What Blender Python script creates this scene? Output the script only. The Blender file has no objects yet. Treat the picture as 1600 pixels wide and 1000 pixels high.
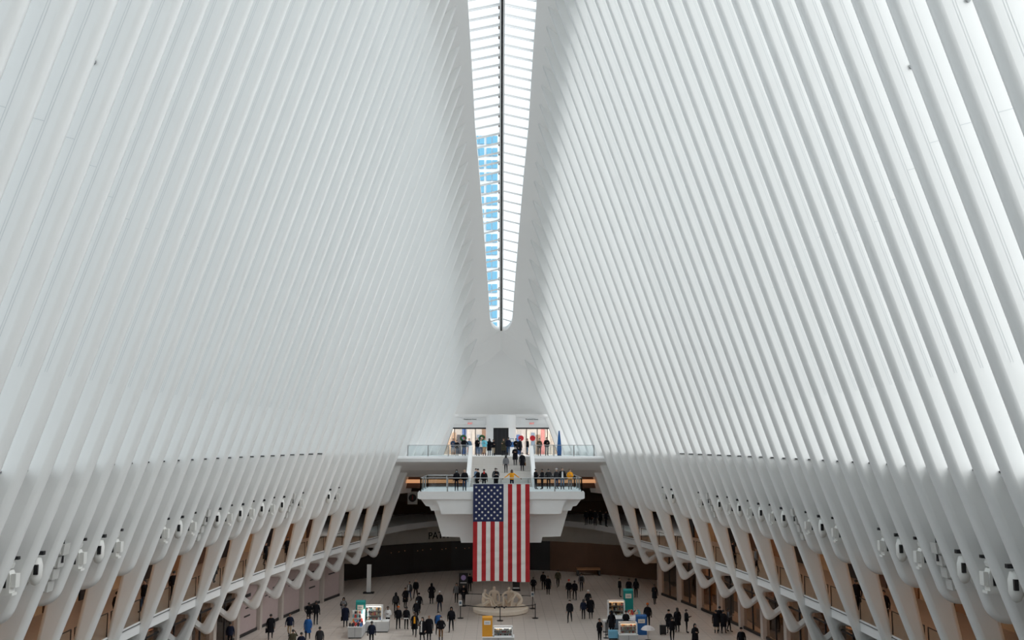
import bpy, math, random
from mathutils import Vector, Matrix, geometry
from math import sin, cos, tan, atan, pi, radians as R

random.seed(11)
sc = bpy.context.scene
COL = sc.collection

# ------------------------------------------------------------------ camera
EYE = 14.2                       # eye height above the concourse floor
F = 1400.0                       # focal length in pixels of the 1600 px wide frame
TH = atan(190.0 / F)             # pitch up
YAW = atan(19.0 / F * cos(TH))   # turn to the right
cd = bpy.data.cameras.new('camera'); cd.sensor_width = 36.0; cd.lens = F / 1600.0 * 36.0
cd.clip_start = 0.1; cd.clip_end = 2000
cam = bpy.data.objects.new('camera', cd); COL.objects.link(cam)
cam.location = (-0.12, 0, EYE); cam.rotation_euler = (pi / 2 + TH, 0, -YAW)
sc.camera = cam

# ------------------------------------------------------------------ sky, sun, exposure
w = bpy.data.worlds.new('overcast_sky'); sc.world = w; w.use_nodes = True
bg = w.node_tree.nodes['Background']
bg.inputs[0].default_value = (0.90, 0.97, 1.0, 1); bg.inputs[1].default_value = 1.25
sl = bpy.data.lights.new('sun_offscreen', 'SUN'); sl.energy = 2.6; sl.angle = R(70); sl.color = (1.0, 0.95, 0.9)
so = bpy.data.objects.new('sun_offscreen', sl); COL.objects.link(so)
so.rotation_euler = Vector((-0.72, 0.45, -0.62)).to_track_quat('-Z', 'Y').to_euler()
sc.view_settings.view_transform = 'Standard'; sc.view_settings.look = 'None'
sc.view_settings.exposure = 0.3; sc.view_settings.gamma = 1.0; sc.view_settings.use_curve_mapping = False
cy = sc.cycles
cy.max_bounces = 12; cy.diffuse_bounces = 10; cy.glossy_bounces = 3; cy.transmission_bounces = 4
cy.transparent_max_bounces = 24; cy.caustics_reflective = False; cy.caustics_refractive = False
cy.sample_clamp_indirect = 6.0

# ------------------------------------------------------------------ pixels to places
def ray(x, y):
    v = Vector(((x - 800) / F, 1.0, -(y - 500) / F))
    v = Vector((v.x, v.y * cos(TH) - v.z * sin(TH), v.y * sin(TH) + v.z * cos(TH)))
    return Vector((v.x * cos(YAW) + v.y * sin(YAW), -v.x * sin(YAW) + v.y * cos(YAW), v.z))
def P(x, y, yp):                 # the point a pixel shows on the cross plane at distance yp
    d = ray(x, y); return Vector((d.x * yp / d.y, yp, EYE + d.z * yp / d.y))
def G(x, y, z=0.0):              # the point a pixel shows on the level z
    d = ray(x, y); t = (z - EYE) / d.z; return Vector((d.x * t, d.y * t, z))

# ------------------------------------------------------------------ materials
MATS = {}
def M(name, col, rough=0.5, metal=0.0, noise=0.05, scale=3.0, emit=0.0, ecol=None, bump=0.0, spec=0.5):
    m = bpy.data.materials.new(name); m.use_nodes = True; nt = m.node_tree; N = nt.nodes; L = nt.links
    b = N['Principled BSDF']
    b.inputs['Roughness'].default_value = rough; b.inputs['Metallic'].default_value = metal
    b.inputs['Specular IOR Level'].default_value = spec
    tc = N.new('ShaderNodeTexCoord'); nz = N.new('ShaderNodeTexNoise'); nz.inputs['Scale'].default_value = scale
    nz.inputs['Detail'].default_value = 4
    L.new(tc.outputs['Object'], nz.inputs['Vector'])
    mx = N.new('ShaderNodeMix'); mx.data_type = 'RGBA'
    c = Vector(col)
    mx.inputs[6].default_value = (*(c * (1 - noise)), 1); mx.inputs[7].default_value = (*[min(1, q) for q in c * (1 + noise)], 1)
    L.new(nz.outputs['Fac'], mx.inputs[0]); L.new(mx.outputs[2], b.inputs['Base Color'])
    if bump:
        bp = N.new('ShaderNodeBump'); bp.inputs['Strength'].default_value = bump
        L.new(nz.outputs['Fac'], bp.inputs['Height']); L.new(bp.outputs['Normal'], b.inputs['Normal'])
    if emit:
        b.inputs['Emission Color'].default_value = (*(ecol or col), 1); b.inputs['Emission Strength'].default_value = emit
    MATS[name] = m; return m
def glass(name, tint, refl=0.08, rough=0.02):
    m = bpy.data.materials.new(name); m.use_nodes = True; nt = m.node_tree; N = nt.nodes; L = nt.links
    N.remove(N['Principled BSDF']); out = N['Material Output']
    tr = N.new('ShaderNodeBsdfTransparent'); tr.inputs[0].default_value = (*tint, 1)
    gl = N.new('ShaderNodeBsdfGlossy'); gl.inputs['Roughness'].default_value = rough
    ms = N.new('ShaderNodeMixShader'); ms.inputs[0].default_value = refl
    L.new(tr.outputs[0], ms.inputs[1]); L.new(gl.outputs[0], ms.inputs[2]); L.new(ms.outputs[0], out.inputs[0])
    MATS[name] = m; return m
M('steel', (0.86, 0.86, 0.85), 0.42, noise=0.02, scale=0.6, spec=0.35)
M('ridge', (0.87, 0.86, 0.85), 0.5, noise=0.02, scale=0.5, spec=0.3)
M('white', (0.82, 0.82, 0.82), 0.4, noise=0.02)
M('plaster', (0.74, 0.69, 0.63), 0.7, noise=0.04, scale=0.8)
M('ring', (0.80, 0.80, 0.79), 0.7, noise=0.04)
M('stone', (0.57, 0.50, 0.45), 0.35, noise=0.14, scale=1.2)
M('grout', (0.12, 0.11, 0.10), 0.8)
M('step', (0.62, 0.59, 0.56), 0.5)
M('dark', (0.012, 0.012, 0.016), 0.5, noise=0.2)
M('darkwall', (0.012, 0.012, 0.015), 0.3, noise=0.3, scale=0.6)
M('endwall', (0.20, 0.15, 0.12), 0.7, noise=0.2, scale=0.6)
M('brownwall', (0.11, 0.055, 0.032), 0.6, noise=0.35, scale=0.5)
M('black', (0.008, 0.008, 0.010), 0.4, noise=0.1)
M('metal', (0.55, 0.56, 0.57), 0.3, 1.0)
M('darkmetal', (0.05, 0.05, 0.055), 0.4, 0.8)
M('shopwall', (0.50, 0.33, 0.19), 0.7, noise=0.25, scale=0.7)
M('shopwood', (0.30, 0.15, 0.07), 0.6, noise=0.3, scale=1.5)
M('galfloor', (0.42, 0.33, 0.27), 0.4, noise=0.1)
M('hoarding', (0.42, 0.33, 0.32), 0.7, noise=0.06)
M('columnstone', (0.50, 0.44, 0.40), 0.6, noise=0.08)
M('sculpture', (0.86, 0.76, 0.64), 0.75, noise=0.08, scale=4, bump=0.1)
M('red', (0.42, 0.01, 0.015), 0.7, noise=0.1, scale=8)
M('flagwhite', (0.80, 0.78, 0.76), 0.7, noise=0.05, scale=8)
M('navy', (0.006, 0.014, 0.075), 0.7, noise=0.1, scale=8)
M('warmlamp', (1, 0.62, 0.32), 0.5, emit=3.2, ecol=(1.0, 0.58, 0.30))
M('seam', (0.66, 0.68, 0.69), 0.6)
M('coollamp', (1, 0.95, 0.9), 0.5, emit=5.0, ecol=(1.0, 0.93, 0.85))
M('coveglow', (0.9, 0.45, 0.2), 0.6, emit=0.40, ecol=(1.0, 0.50, 0.25))
M('signred', (0.7, 0.03, 0.02), 0.5, emit=0.5, ecol=(1, 0.08, 0.05))
M('teal', (0.005, 0.24, 0.22), 0.5); M('blue', (0.01, 0.10, 0.32), 0.5); M('orange', (0.72, 0.32, 0.02), 0.5)
M('paper', (0.75, 0.75, 0.74), 0.7); M('screen', (0.8, 0.7, 0.6), 0.5); M('numeralred', (0.6, 0.04, 0.03), 0.6)
M('counter', (0.48, 0.49, 0.50), 0.5); M('greyblue', (0.12, 0.17, 0.23), 0.5)
M('umbrella', (0.66, 0.62, 0.62), 0.8)
M('green', (0.01, 0.10, 0.025), 0.7, noise=0.3, scale=20); M('signdisc', (0.55, 0.01, 0.02), 0.5)
M('fixture', (0.78, 0.77, 0.74), 0.35); M('speaker', (0.55, 0.54, 0.52), 0.6)
M('street', (0.30, 0.30, 0.30), 0.9)
M('facade', (0.78, 0.80, 0.82), 0.6); M('towerglass', (0.16, 0.42, 0.60), 0.35)
M('spinewood', (0.16, 0.10, 0.07), 0.6)
glass('glass', (0.94, 0.97, 0.97), 0.07); glass('skyglass', (0.93, 0.97, 1.0), 0.04)
glass('shopglass', (0.80, 0.78, 0.76), 0.10); glass('railglass', (0.90, 0.94, 0.95), 0.05)

# ------------------------------------------------------------------ mesh helpers
class MB:
    def __init__(s): s.v = []; s.f = []; s.m = []
    def add(s, vs, fs, mi=0):
        o = len(s.v); s.v += [tuple(q) for q in vs]; s.f += [tuple(i + o for i in f) for f in fs]; s.m += [mi] * len(fs); return s
    def box(s, x0, x1, y0, y1, z0, z1, mi=0):
        return s.add([(x0, y0, z0), (x1, y0, z0), (x1, y1, z0), (x0, y1, z0), (x0, y0, z1), (x1, y0, z1), (x1, y1, z1), (x0, y1, z1)],
                     [(0, 3, 2, 1), (4, 5, 6, 7), (0, 1, 5, 4), (1, 2, 6, 5), (2, 3, 7, 6), (3, 0, 4, 7)], mi)
    def hexa(s, a, b, mi=0):     # two quads, bottom a and top b
        return s.add(list(a) + list(b), [(0, 3, 2, 1), (4, 5, 6, 7), (0, 1, 5, 4), (1, 2, 6, 5), (2, 3, 7, 6), (3, 0, 4, 7)], mi)
    def prism(s, pts, fn, a, b, mi=0):   # a 2-D outline swept from a to b, fn((u, v), t) gives the point
        n = len(pts)
        tri = geometry.tessellate_polygon([[Vector((p[0], p[1], 0)) for p in pts]])
        vs = [fn(p, a) for p in pts] + [fn(p, b) for p in pts]
        fs = [tuple(t) for t in tri] + [tuple(i + n for i in reversed(t)) for t in tri]
        fs += [(i, (i + 1) % n, (i + 1) % n + n, i + n) for i in range(n)]
        return s.add(vs, fs, mi)
    def tube(s, pts, rad, n=8, mi=0, cap=True):
        pts = [Vector(p) for p in pts]; rs = rad if isinstance(rad, (list, tuple)) else [rad] * len(pts)
        vs = []
        for i, p in enumerate(pts):
            t = (pts[min(i + 1, len(pts) - 1)] - pts[max(i - 1, 0)]).normalized()
            u = t.cross(Vector((0, 0, 1)) if abs(t.z) < 0.9 else Vector((1, 0, 0))).normalized(); q = t.cross(u)
            vs += [p + (u * cos(2 * pi * k / n) + q * sin(2 * pi * k / n)) * rs[i] for k in range(n)]
        fs = [(i * n + k, i * n + (k + 1) % n, (i + 1) * n + (k + 1) % n, (i + 1) * n + k) for i in range(len(pts) - 1) for k in range(n)]
        if cap: fs += [tuple(reversed(range(n))), tuple((len(pts) - 1) * n + k for k in range(n))]
        return s.add(vs, fs, mi)
    def lathe(s, prof, c=(0, 0, 0), n=16, mi=0, ry=1.0):
        vs = [(c[0] + r * cos(2 * pi * k / n), c[1] + ry * r * sin(2 * pi * k / n), c[2] + z) for r, z in prof for k in range(n)]
        fs = [(i * n + k, i * n + (k + 1) % n, (i + 1) * n + (k + 1) % n, (i + 1) * n + k) for i in range(len(prof) - 1) for k in range(n)]
        fs += [tuple(reversed(range(n))), tuple((len(prof) - 1) * n + k for k in range(n))]
        return s.add(vs, fs, mi)
    def grid(s, rows, mi=0):
        n = len(rows[0]); o = len(s.v)
        vs = [p for r in rows for p in r]
        fs = [(i * n + k, i * n + k + 1, (i + 1) * n + k + 1, (i + 1) * n + k) for i in range(len(rows) - 1) for k in range(n - 1)]
        return s.add(vs, fs, mi)
    def mesh(s, name, smooth=False):
        me = bpy.data.meshes.new(name); me.from_pydata(s.v, [], s.f); me.update()
        for p, mi in zip(me.polygons, s.m): p.material_index = mi; p.use_smooth = smooth
        return me
    def build(s, name, mats, parent=None, loc=None, smooth=False):
        return obj(name, s.mesh(name, smooth), mats, parent, loc)
def obj(name, me, mats, parent=None, loc=None):
    if mats is not None and not me.materials:
        for m in (mats if isinstance(mats, (list, tuple)) else [mats]): me.materials.append(MATS[m] if isinstance(m, str) else m)
    o = bpy.data.objects.new(name, me); COL.objects.link(o)
    if parent: o.parent = parent
    if loc is not None: o.location = loc
    return o
def empty(name, loc=(0, 0, 0), rz=0.0):
    o = bpy.data.objects.new(name, None); COL.objects.link(o); o.location = loc; o.rotation_euler = (0, 0, rz); o.empty_display_size = 0.2
    return o
def tag(o, label, cat=None, group=None, kind=None):
    if label: o['label'] = label
    if cat: o['category'] = cat
    if group: o['group'] = group
    if kind: o['kind'] = kind
    return o
def copy_tree(o, parent=None):
    c = o.copy(); COL.objects.link(c); c.parent = parent
    for ch in list(o.children): copy_tree(ch, c)
    return c
def text_mesh(body, size, depth=0.01):
    cu = bpy.data.curves.new('t', 'FONT'); cu.body = body; cu.size = size; cu.align_x = 'CENTER'; cu.align_y = 'CENTER'; cu.extrude = depth
    o = bpy.data.objects.new('t', cu); COL.objects.link(o)
    me = bpy.data.meshes.new_from_object(o.evaluated_get(bpy.context.evaluated_depsgraph_get()))
    bpy.data.objects.remove(o); bpy.data.curves.remove(cu)
    return me

# ------------------------------------------------------------------ the hall's measured curves, q = rib number counted from the middle
S = 1.9
def Yq(q): return S * (23.5 + q)
def Lx(q): return 15.27 - 0.01084 * q * q - 1.59e-6 * q ** 4              # half width at the ledge
ZL = EYE - 0.91                                                           # ledge height
def Tz(q): return EYE + 33.98 - 0.03164 * q * q - 4.58e-6 * q ** 4        # height of the rib tips
def Tx(q):
    if q > -10: return 2.58 + 0.0428 * (27 - q)
    return 4.16 + 0.165 * (-10 - q) if q > -16 else 5.15 - 0.23 * (-16 - q)
def Kz(q): return EYE - 12.6 + 0.0019 * q * q                             # knee of a leg
def Kx(q): return Lx(q) + 0.355 * (ZL - Kz(q))
SKY = [(-27, 1.0), (-22, 1.9), (-15, 2.8), (-8, 2.95), (0, 2.8), (9, 2.54), (15.5, 2.3), (21.6, 1.64), (25.5, 1.18), (40, 0.4)]
def lerp(tab, q):
    for (a, u), (b, v) in zip(tab, tab[1:]):
        if q <= b: return u + (v - u) * max(0, (q - a) / (b - a))
    return tab[-1][1]
def Sx(q): return lerp(SKY, q)
BS = 0.88                                                                 # slope of the ridge beam's underside
def Sz(q): return Tz(q) + BS * (Tx(q) - Sx(q))
def Xi(q, z):                                                             # inner edge line of rib q at height z
    if z >= ZL: return Lx(q) + (Tx(q) - Lx(q)) * (z - ZL) / (Tz(q) - ZL)
    return Lx(q) + (Kx(q) - Lx(q)) * (ZL - z) / (ZL - Kz(q))
def arc(c, r, a0, a1, n=5): return [(c[0] + r * cos(R(a0 + (a1 - a0) * i / n)), c[1] + r * sin(R(a0 + (a1 - a0) * i / n))) for i in range(n + 1)]
def fillet(pts, rads, n=4):      # round the corners of a closed outline
    out = []; m = len(pts)
    for i, p in enumerate(pts):
        r = rads[i]
        if r <= 0: out.append(p); continue
        p = Vector(p); a = Vector(pts[i - 1]) - p; b = Vector(pts[(i + 1) % m]) - p
        la, lb = a.length, b.length; a.normalize(); b.normalize()
        half = a.angle(b) / 2; d = min(r / tan(half), la * 0.48, lb * 0.48); r2 = d * tan(half)
        c = p + (a + b).normalized() * (r2 / sin(half)); s0 = p + a * d - c; s1 = p + b * d - c
        ang = s0.angle_signed(s1)
        for k in range(n + 1):
            t = -ang * k / n
            out.append((c.x + s0.x * cos(t) - s0.y * sin(t), c.y + s0.x * sin(t) + s0.y * cos(t)))
    return out
def plate(loops, y0, t, r, segs=3):      # thick plate in the cross plane with a rounded rim; first loop the outline (counter-clockwise), others holes (clockwise)
    mb = MB(); rings = []
    for j in range(segs + 1):
        a = pi / 2 * j / segs; rings.append((-t / 2 + r * (1 - sin(a)), r * (1 - cos(a))))
    rings = [(-t / 2 + r * (1 - sin(pi / 2 * j / segs)), r * (1 - cos(pi / 2 * j / segs))) for j in range(segs, -1, -1)]
    rings = rings + [(-y, i) for y, i in reversed(rings)]
    firsts = []; lasts = []
    for lp in loops:
        n = len(lp); nor = []
        for i in range(n):
            a = Vector(lp[i]) - Vector(lp[i - 1]); b = Vector(lp[(i + 1) % n]) - Vector(lp[i])
            na = Vector((-a.y, a.x)).normalized(); nb = Vector((-b.y, b.x)).normalized()
            m_ = (na + nb); m_ = m_.normalized() if m_.length > 1e-6 else na
            nor.append(m_ / max(0.5, m_.dot(na)))
        base = len(mb.v)
        for (yy, ins) in rings:
            mb.v += [(p[0] + nv.x * ins, y0 + yy, p[1] + nv.y * ins) for p, nv in zip(lp, nor)]
        for j in range(len(rings) - 1):
            for i in range(n):
                a, b = base + j * n + i, base + j * n + (i + 1) % n
                mb.f.append((a, b, b + n, a + n)); mb.m.append(0)
        firsts.append([base + i for i in range(n)]); lasts.append([base + (len(rings) - 1) * n + i for i in range(n)])
    for idx, flip in ((firsts, False), (lasts, True)):
        tri = geometry.tessellate_polygon([[Vector((mb.v[i][0], mb.v[i][2], 0)) for i in lp] for lp in idx])
        flat = [i for lp in idx for i in lp]
        for t_ in tri:
            t_ = [flat[i] for i in t_]
            mb.f.append(tuple(t_)); mb.m.append(0)
    return mb
def plate_mesh(name, loops, y0, t, r, segs=3):
    mb = plate(loops, y0, t, r, segs); me = mb.mesh(name)
    bm = __import__('bmesh').new(); bm.from_mesh(me); __import__('bmesh').ops.recalc_face_normals(bm, faces=bm.faces); bm.to_mesh(me); bm.free()
    for p in me.polygons: p.use_smooth = len(p.vertices) == 4
    return me

# ================================================================== the setting
def struct(o, label): return tag(o, label, None, None, 'structure')
QS = list(range(-27, 28))
ZG0, ZG = 4.4, 5.0               # gallery slab
ZC = 8.9                         # gallery ceiling
ZU = 12.78                       # upper balcony floor
ZN = 10.18                       # landing floor
YB = 87.5                        # front edge of the upper balcony

def sweep(qs, prof, sx, closed=True):
    rows = [[(sx * x, Yq(q), z) for x, z in prof(q)] for q in qs]
    mb = MB(); n = len(rows[0])
    if closed: rows = [r + [r[0]] for r in rows]
    mb.grid(rows)
    return mb
def fr(a, b, n): return [a + (b - a) * i / n for i in range(n + 1)]

# floor with stone tiles
fl = MB().box(-34, 34, -14, 114, -0.3, -0.012).build('floor', 'grout'); struct(fl, 'pale stone tiled concourse floor of the hall')
TW = 0.9
tile_me = MB().box(0.006, TW - 0.006, 0.006, TW - 0.006, -0.06, 0.0).mesh('tile')
shown = 0
rest = MB()
for j in range(0, 58):
    for i in range(-27, 27):
        x, y = i * TW, 57.0 + j * TW
        if abs(x + TW / 2) > 17.0 + (0 if y < 75 else -0.16 * (y - 75)) + 3: continue
        if 65.0 < y < 73.2 and abs(x + TW / 2) < 15.2 and shown < 300:
            o = obj('tile', tile_me, 'stone', fl, (x, y, 0)); shown += 1
        else:
            rest.add([(x + .006, y + .006, 0), (x + TW - .006, y + .006, 0), (x + TW - .006, y + TW - .006, 0), (x + .006, y + TW - .006, 0)], [(0, 1, 2, 3)])
o = rest.build('tile_field', 'stone', fl); o['kind'] = 'stuff'

walls = {}
rib_meshes = {}
for q in QS:
    outer_top = Tx(q) + 2.96; zt = Tz(q)
    tip = (Xi(q, zt + 0.45), zt + 0.45)
    q3 = 2.7; B = (Tx(q) + q3 + 0.15, zt - BS * q3 + 0.25)
    oB = (Xi(q, B[1]) + 2.0, B[1])
    top = [(Lx(q) + 2.0, ZL), oB, B, tip, (Lx(q), ZL)] if oB[0] > B[0] + 0.05 else [(Lx(q) + 2.0, ZL), oB, tip, (Lx(q), ZL)]
    if abs(q) > 24:
        pts = [(Xi(q, ZU), ZU - 0.12), (Xi(q, ZU) + 2.0, ZU - 0.12)] + top
        loops = [fillet(pts, [0.0] * len(pts))]
    elif q % 2 == 0:
        kx, kz = Kx(q), Kz(q)
        pts = [(kx, kz), (kx + 1.75, kz + 1.25), (kx + 1.75, 4.45), (Xi(q, 4.45) + 0.68, 4.45), (Xi(q, 5) + 0.62, 5.0), (Xi(q, 8) + 1.12, 8.0), (Xi(q, 9) + 1.4, 9.0)] + top
        rad = [0.42, 0, 0, 0.1, 0, 1, 1] + [0] * len(top)
        h = [(Xi(q, 3.9) + 0.52, 3.9), (kx + 1.5, 3.9), (kx + 1.5, kz + 1.62), (kx + 0.50, kz + 0.86)]
        a = sum(h[i][0] * h[(i + 1) % 4][1] - h[(i + 1) % 4][0] * h[i][1] for i in range(4))
        if a > 0: h = h[::-1]
        loops = [fillet(pts, rad), fillet(h, [0.12] * 4, 3)]
    else:
        zb = 8.05
        pts = [(Xi(q, zb), zb), (Xi(q, zb) + 1.75, zb), (Xi(q, 9) + 1.55, 9.2)] + top
        loops = [fillet(pts, [0.85, 0.5, 0.3] + [0] * len(top), 7)]
    rib_meshes[q] = plate_mesh('rib', loops, 0.0, 0.46, 0.21)

for side, sx in (('right', 1), ('left', -1)):
    # ring wall behind the lower ribs: the body of the wall
    wl = sweep(fr(-27, 27, 54), lambda q: [(Lx(q) + 1.95, ZL), (Xi(q, ZC) + 1.4, ZC), (Xi(q, ZC) + 1.9, ZC), (Lx(q) + 2.5, ZL)], sx).build('wall_' + side, 'ring')
    struct(wl, 'ribbed white steel wall on the %s of the hall' % side); walls[side] = wl
    sweep(fr(-27, 27, 54), lambda q: [(Lx(q) + 0.70, ZL - 0.14), (Lx(q) + 2.0, ZL - 0.14), (Lx(q) + 2.0, ZL), (Lx(q) + 0.70, ZL)], sx).build('ledge', 'steel', wl)
    sweep(fr(-27, 27, 108), lambda q: [(Lx(q) + 1.85, ZL - 0.02), (Xi(q, Tz(q) - 2.4) + 1.85, Tz(q) - 2.4)], sx, False).build('glazing', 'skyglass', wl)
    for q in QS:
        o = obj('rib', rib_meshes[q], 'steel', wl, (0, Yq(q), 0)); o.scale = (sx, 1, 1)
    for q in range(-15, 10):     # welded seams on the webs of the nearer ribs
        z0, z1 = ZL + 3.0, Tz(q) - 5
        mb = MB()
        for d in (0.42, 0.49):
            mb.add([(sx * (Xi(q, z0) + d), Yq(q) - .2335, z0), (sx * (Xi(q, z0) + d + .014), Yq(q) - .2335, z0), (sx * (Xi(q, z1) + d + .014), Yq(q) - .2335, z1), (sx * (Xi(q, z1) + d), Yq(q) - .2335, z1)], [(0, 1, 2, 3)])
        zz = 21.9 + 0.4 * sin(q)
        mb.add([(sx * (Xi(q, zz) + .5), Yq(q) - .2335, zz), (sx * (Xi(q, zz) + 1.6), Yq(q) - .2335, zz + .3), (sx * (Xi(q, zz) + 1.6), Yq(q) - .2335, zz + .316), (sx * (Xi(q, zz) + .5), Yq(q) - .2335, zz + .016)], [(0, 1, 2, 3)])
        mb.build('weld_seam', 'seam', wl)
    for q in QS[:-1]:
        if abs(q + 0.5) > 24.6: continue
        y0, y1 = Yq(q) + 0.2, Yq(q + 1) - 0.2
        def edge(qq, z, d): return sx * (Xi(qq, z) + d)
        zt, zb, zm = ZL - 0.1, 10.85, 11.25
        pan = MB()
        rows = []
        for yy, qq, rnd in ((y0, q + 0.1, 0.0), (y0 + 0.3, q + 0.26, 0.25), ((y0 + y1) / 2, q + .5, 0.32), (y1 - 0.3, q + .74, 0.25), (y1, q + 0.9, 0.0)):
            rows.append([(edge(qq, zt, 0.74 + rnd), yy, zt), (edge(qq, zm, 0.74 + rnd), yy, zm), (edge(qq, zb + .1, 0.75 + rnd), yy, zb + 0.1), (edge(qq, zb, 1.0), yy, zb), (edge(qq, zb, 1.9), yy, zb)])
        pan.grid(rows); pan.build('infill_panel', 'steel', wl, smooth=True)
        # dark joint slot beside the rib on the ledge
        sd = min(0.62, 1.42 * Lx(q + .5) / max(9.0, Yq(q)) - 0.05)
        b = MB(); xa = edge(q + 1, ZL, sd); xb = edge(q + 1, ZL, sd + 0.6)
        b.box(min(xa, xb), max(xa, xb), Yq(q + 1) - 0.30, Yq(q + 1) - 0.22, ZL - 0.03, ZL + 0.03)
        if q < 13: b.build('joint_slot', 'darkmetal', wl)

# ridge beams on both sides of the skylight, with the end shells
def Sx2(q):
    a = abs(q)
    if q > 25.4: return 1.19 * math.sqrt(max(0, 1 - ((q - 25.4) / 0.9) ** 2))
    return Sx(q)
def beam(q):
    s = Sx2(q); t = Tx(q); z = Tz(q)
    zs = z + BS * (t - s) if s > 0.9 else z + BS * (t - 0.9) + (0.9 - s) * 0.35
    return [(s, zs), (t, z), (t + 3.25, z - BS * 3.25), (t + 3.5, z - BS * 3.25 + 0.5), (s, zs + 0.45)]
qq = fr(-27.3, 24.5, 104) + [25, 25.4, 25.7, 25.95, 26.1, 26.2, 26.27, 26.3, 26.6, 27.0, 27.3]
ce = MB()
for sx in (1, -1):
    m_ = sweep(qq, beam, sx); ce.add(m_.v, m_.f)
ce = ce.build('ceiling', 'ridge'); struct(ce, 'smooth pale ridge beam of the roof along the skylight')
for p in ce.data.polygons: p.use_smooth = False
def shell(far):
    q = 27 if far else -27
    rows = []
    zb = 17.1; ztop = Tz(q) + BS * Tx(q) - 0.15
    for v in fr(0, 1, 16):
        z = ztop + (zb - ztop) * v
        X = Xi(q, z) if z < Tz(q) else max(0.3, Tx(q) - (z - Tz(q)) / BS * 1.0 + 0.12)
        dep = 0.1 + 2.6 * v ** 1.3
        row = []
        for u in fr(-1, 1, 16):
            y = 0.15 + dep * (1 - abs(u) ** 2.4)
            row.append((u * (X + 0.3), Yq(q) + (y if far else -y), z))
        rows.append(row)
    return rows
mb = MB().grid(shell(True)); mb.box(-6.4, 6.4, 96.9, 99.8, 16.85, 17.12)
we = mb.build('wall_end', 'ridge', smooth=False); struct(we, 'smooth pale end shell over the far exit doors')
for p in we.data.polygons[:-6]: p.use_smooth = True
mb = MB().grid(shell(False)); mb.box(-9, 9, -8.6, -8.3, ZU, 17.2)
struct(mb.build('wall_back', 'ridge'), 'end shell behind the viewer')

# skylight: spine, bars and panes
wi = empty('window_1', (0, 0, 0)); struct(wi, 'long narrow skylight along the roof ridge')
def spz(q): return Sz(q) + 0.5 + 0.16 * Sx(q)
qs_ = fr(-26, 26.25, 105)
mb = MB()
mb.grid([[(x, Yq(q), spz(q) + z) for x, z in ((-0.09, -0.02), (-0.09, -0.32), (0.09, -0.32), (0.09, -0.02), (-0.09, -0.02))] for q in qs_])
mb.build('spine', 'black', wi)
for sx in (-1, 1):
    mb = MB()
    mb.grid([[(sx * x, Yq(q), spz(q) + z) for x, z in ((0.10, 0.05), (0.10, -0.30), (0.20, -0.30), (0.20, 0.05), (0.10, 0.05))] for q in qs_])
    mb.build('spine_flange', 'white', wi)
q = -25.75
nbar = 0
while q < 26.1:
    s = Sx2(q) + 0.05
    for sx in (-1, 1):
        y0, y1 = Yq(q) - 0.15, Yq(q) + 0.15; ze = Sz(q) + 0.28; zc = spz(q) - 0.1
        if s > 0.35:
            b = MB()
            for ya, yb in ((y0, y0 + .05), (y1 - .05, y1)):
                A = [(sx * 0.15, ya, zc - 0.1), (sx * s, ya, ze - 0.1), (sx * s, yb, ze - 0.1), (sx * 0.15, yb, zc - 0.1)]
                b.hexa(A, [(x, y, z + 0.1) for x, y, z in A])
            b.build('glazing_bar', 'white', wi)
            # the brown side of the spine between two bars
            if sx < 0 and q > -8:
                c = MB().box(-0.30, -0.20, y1 + 0.12, y1 + 0.52, zc - 0.12, zc + 0.14); c.build('spine_bracket', 'spinewood', wi)
            q2 = q + 0.5; s2 = Sx2(min(q2, 26.1)) + 0.05
            if s2 > 0.3:
                pz = 0.15
                MB().add([(sx * 0.16, y0, zc + pz), (sx * s, y0, ze + pz), (sx * s2, Yq(q2), Sz(q2) + 0.28 + pz), (sx * 0.16, Yq(q2), spz(q2) - 0.1 + pz)], [(0, 1, 2, 3)]).build('pane', 'skyglass', wi)
    nbar += 1; q += 0.5

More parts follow.
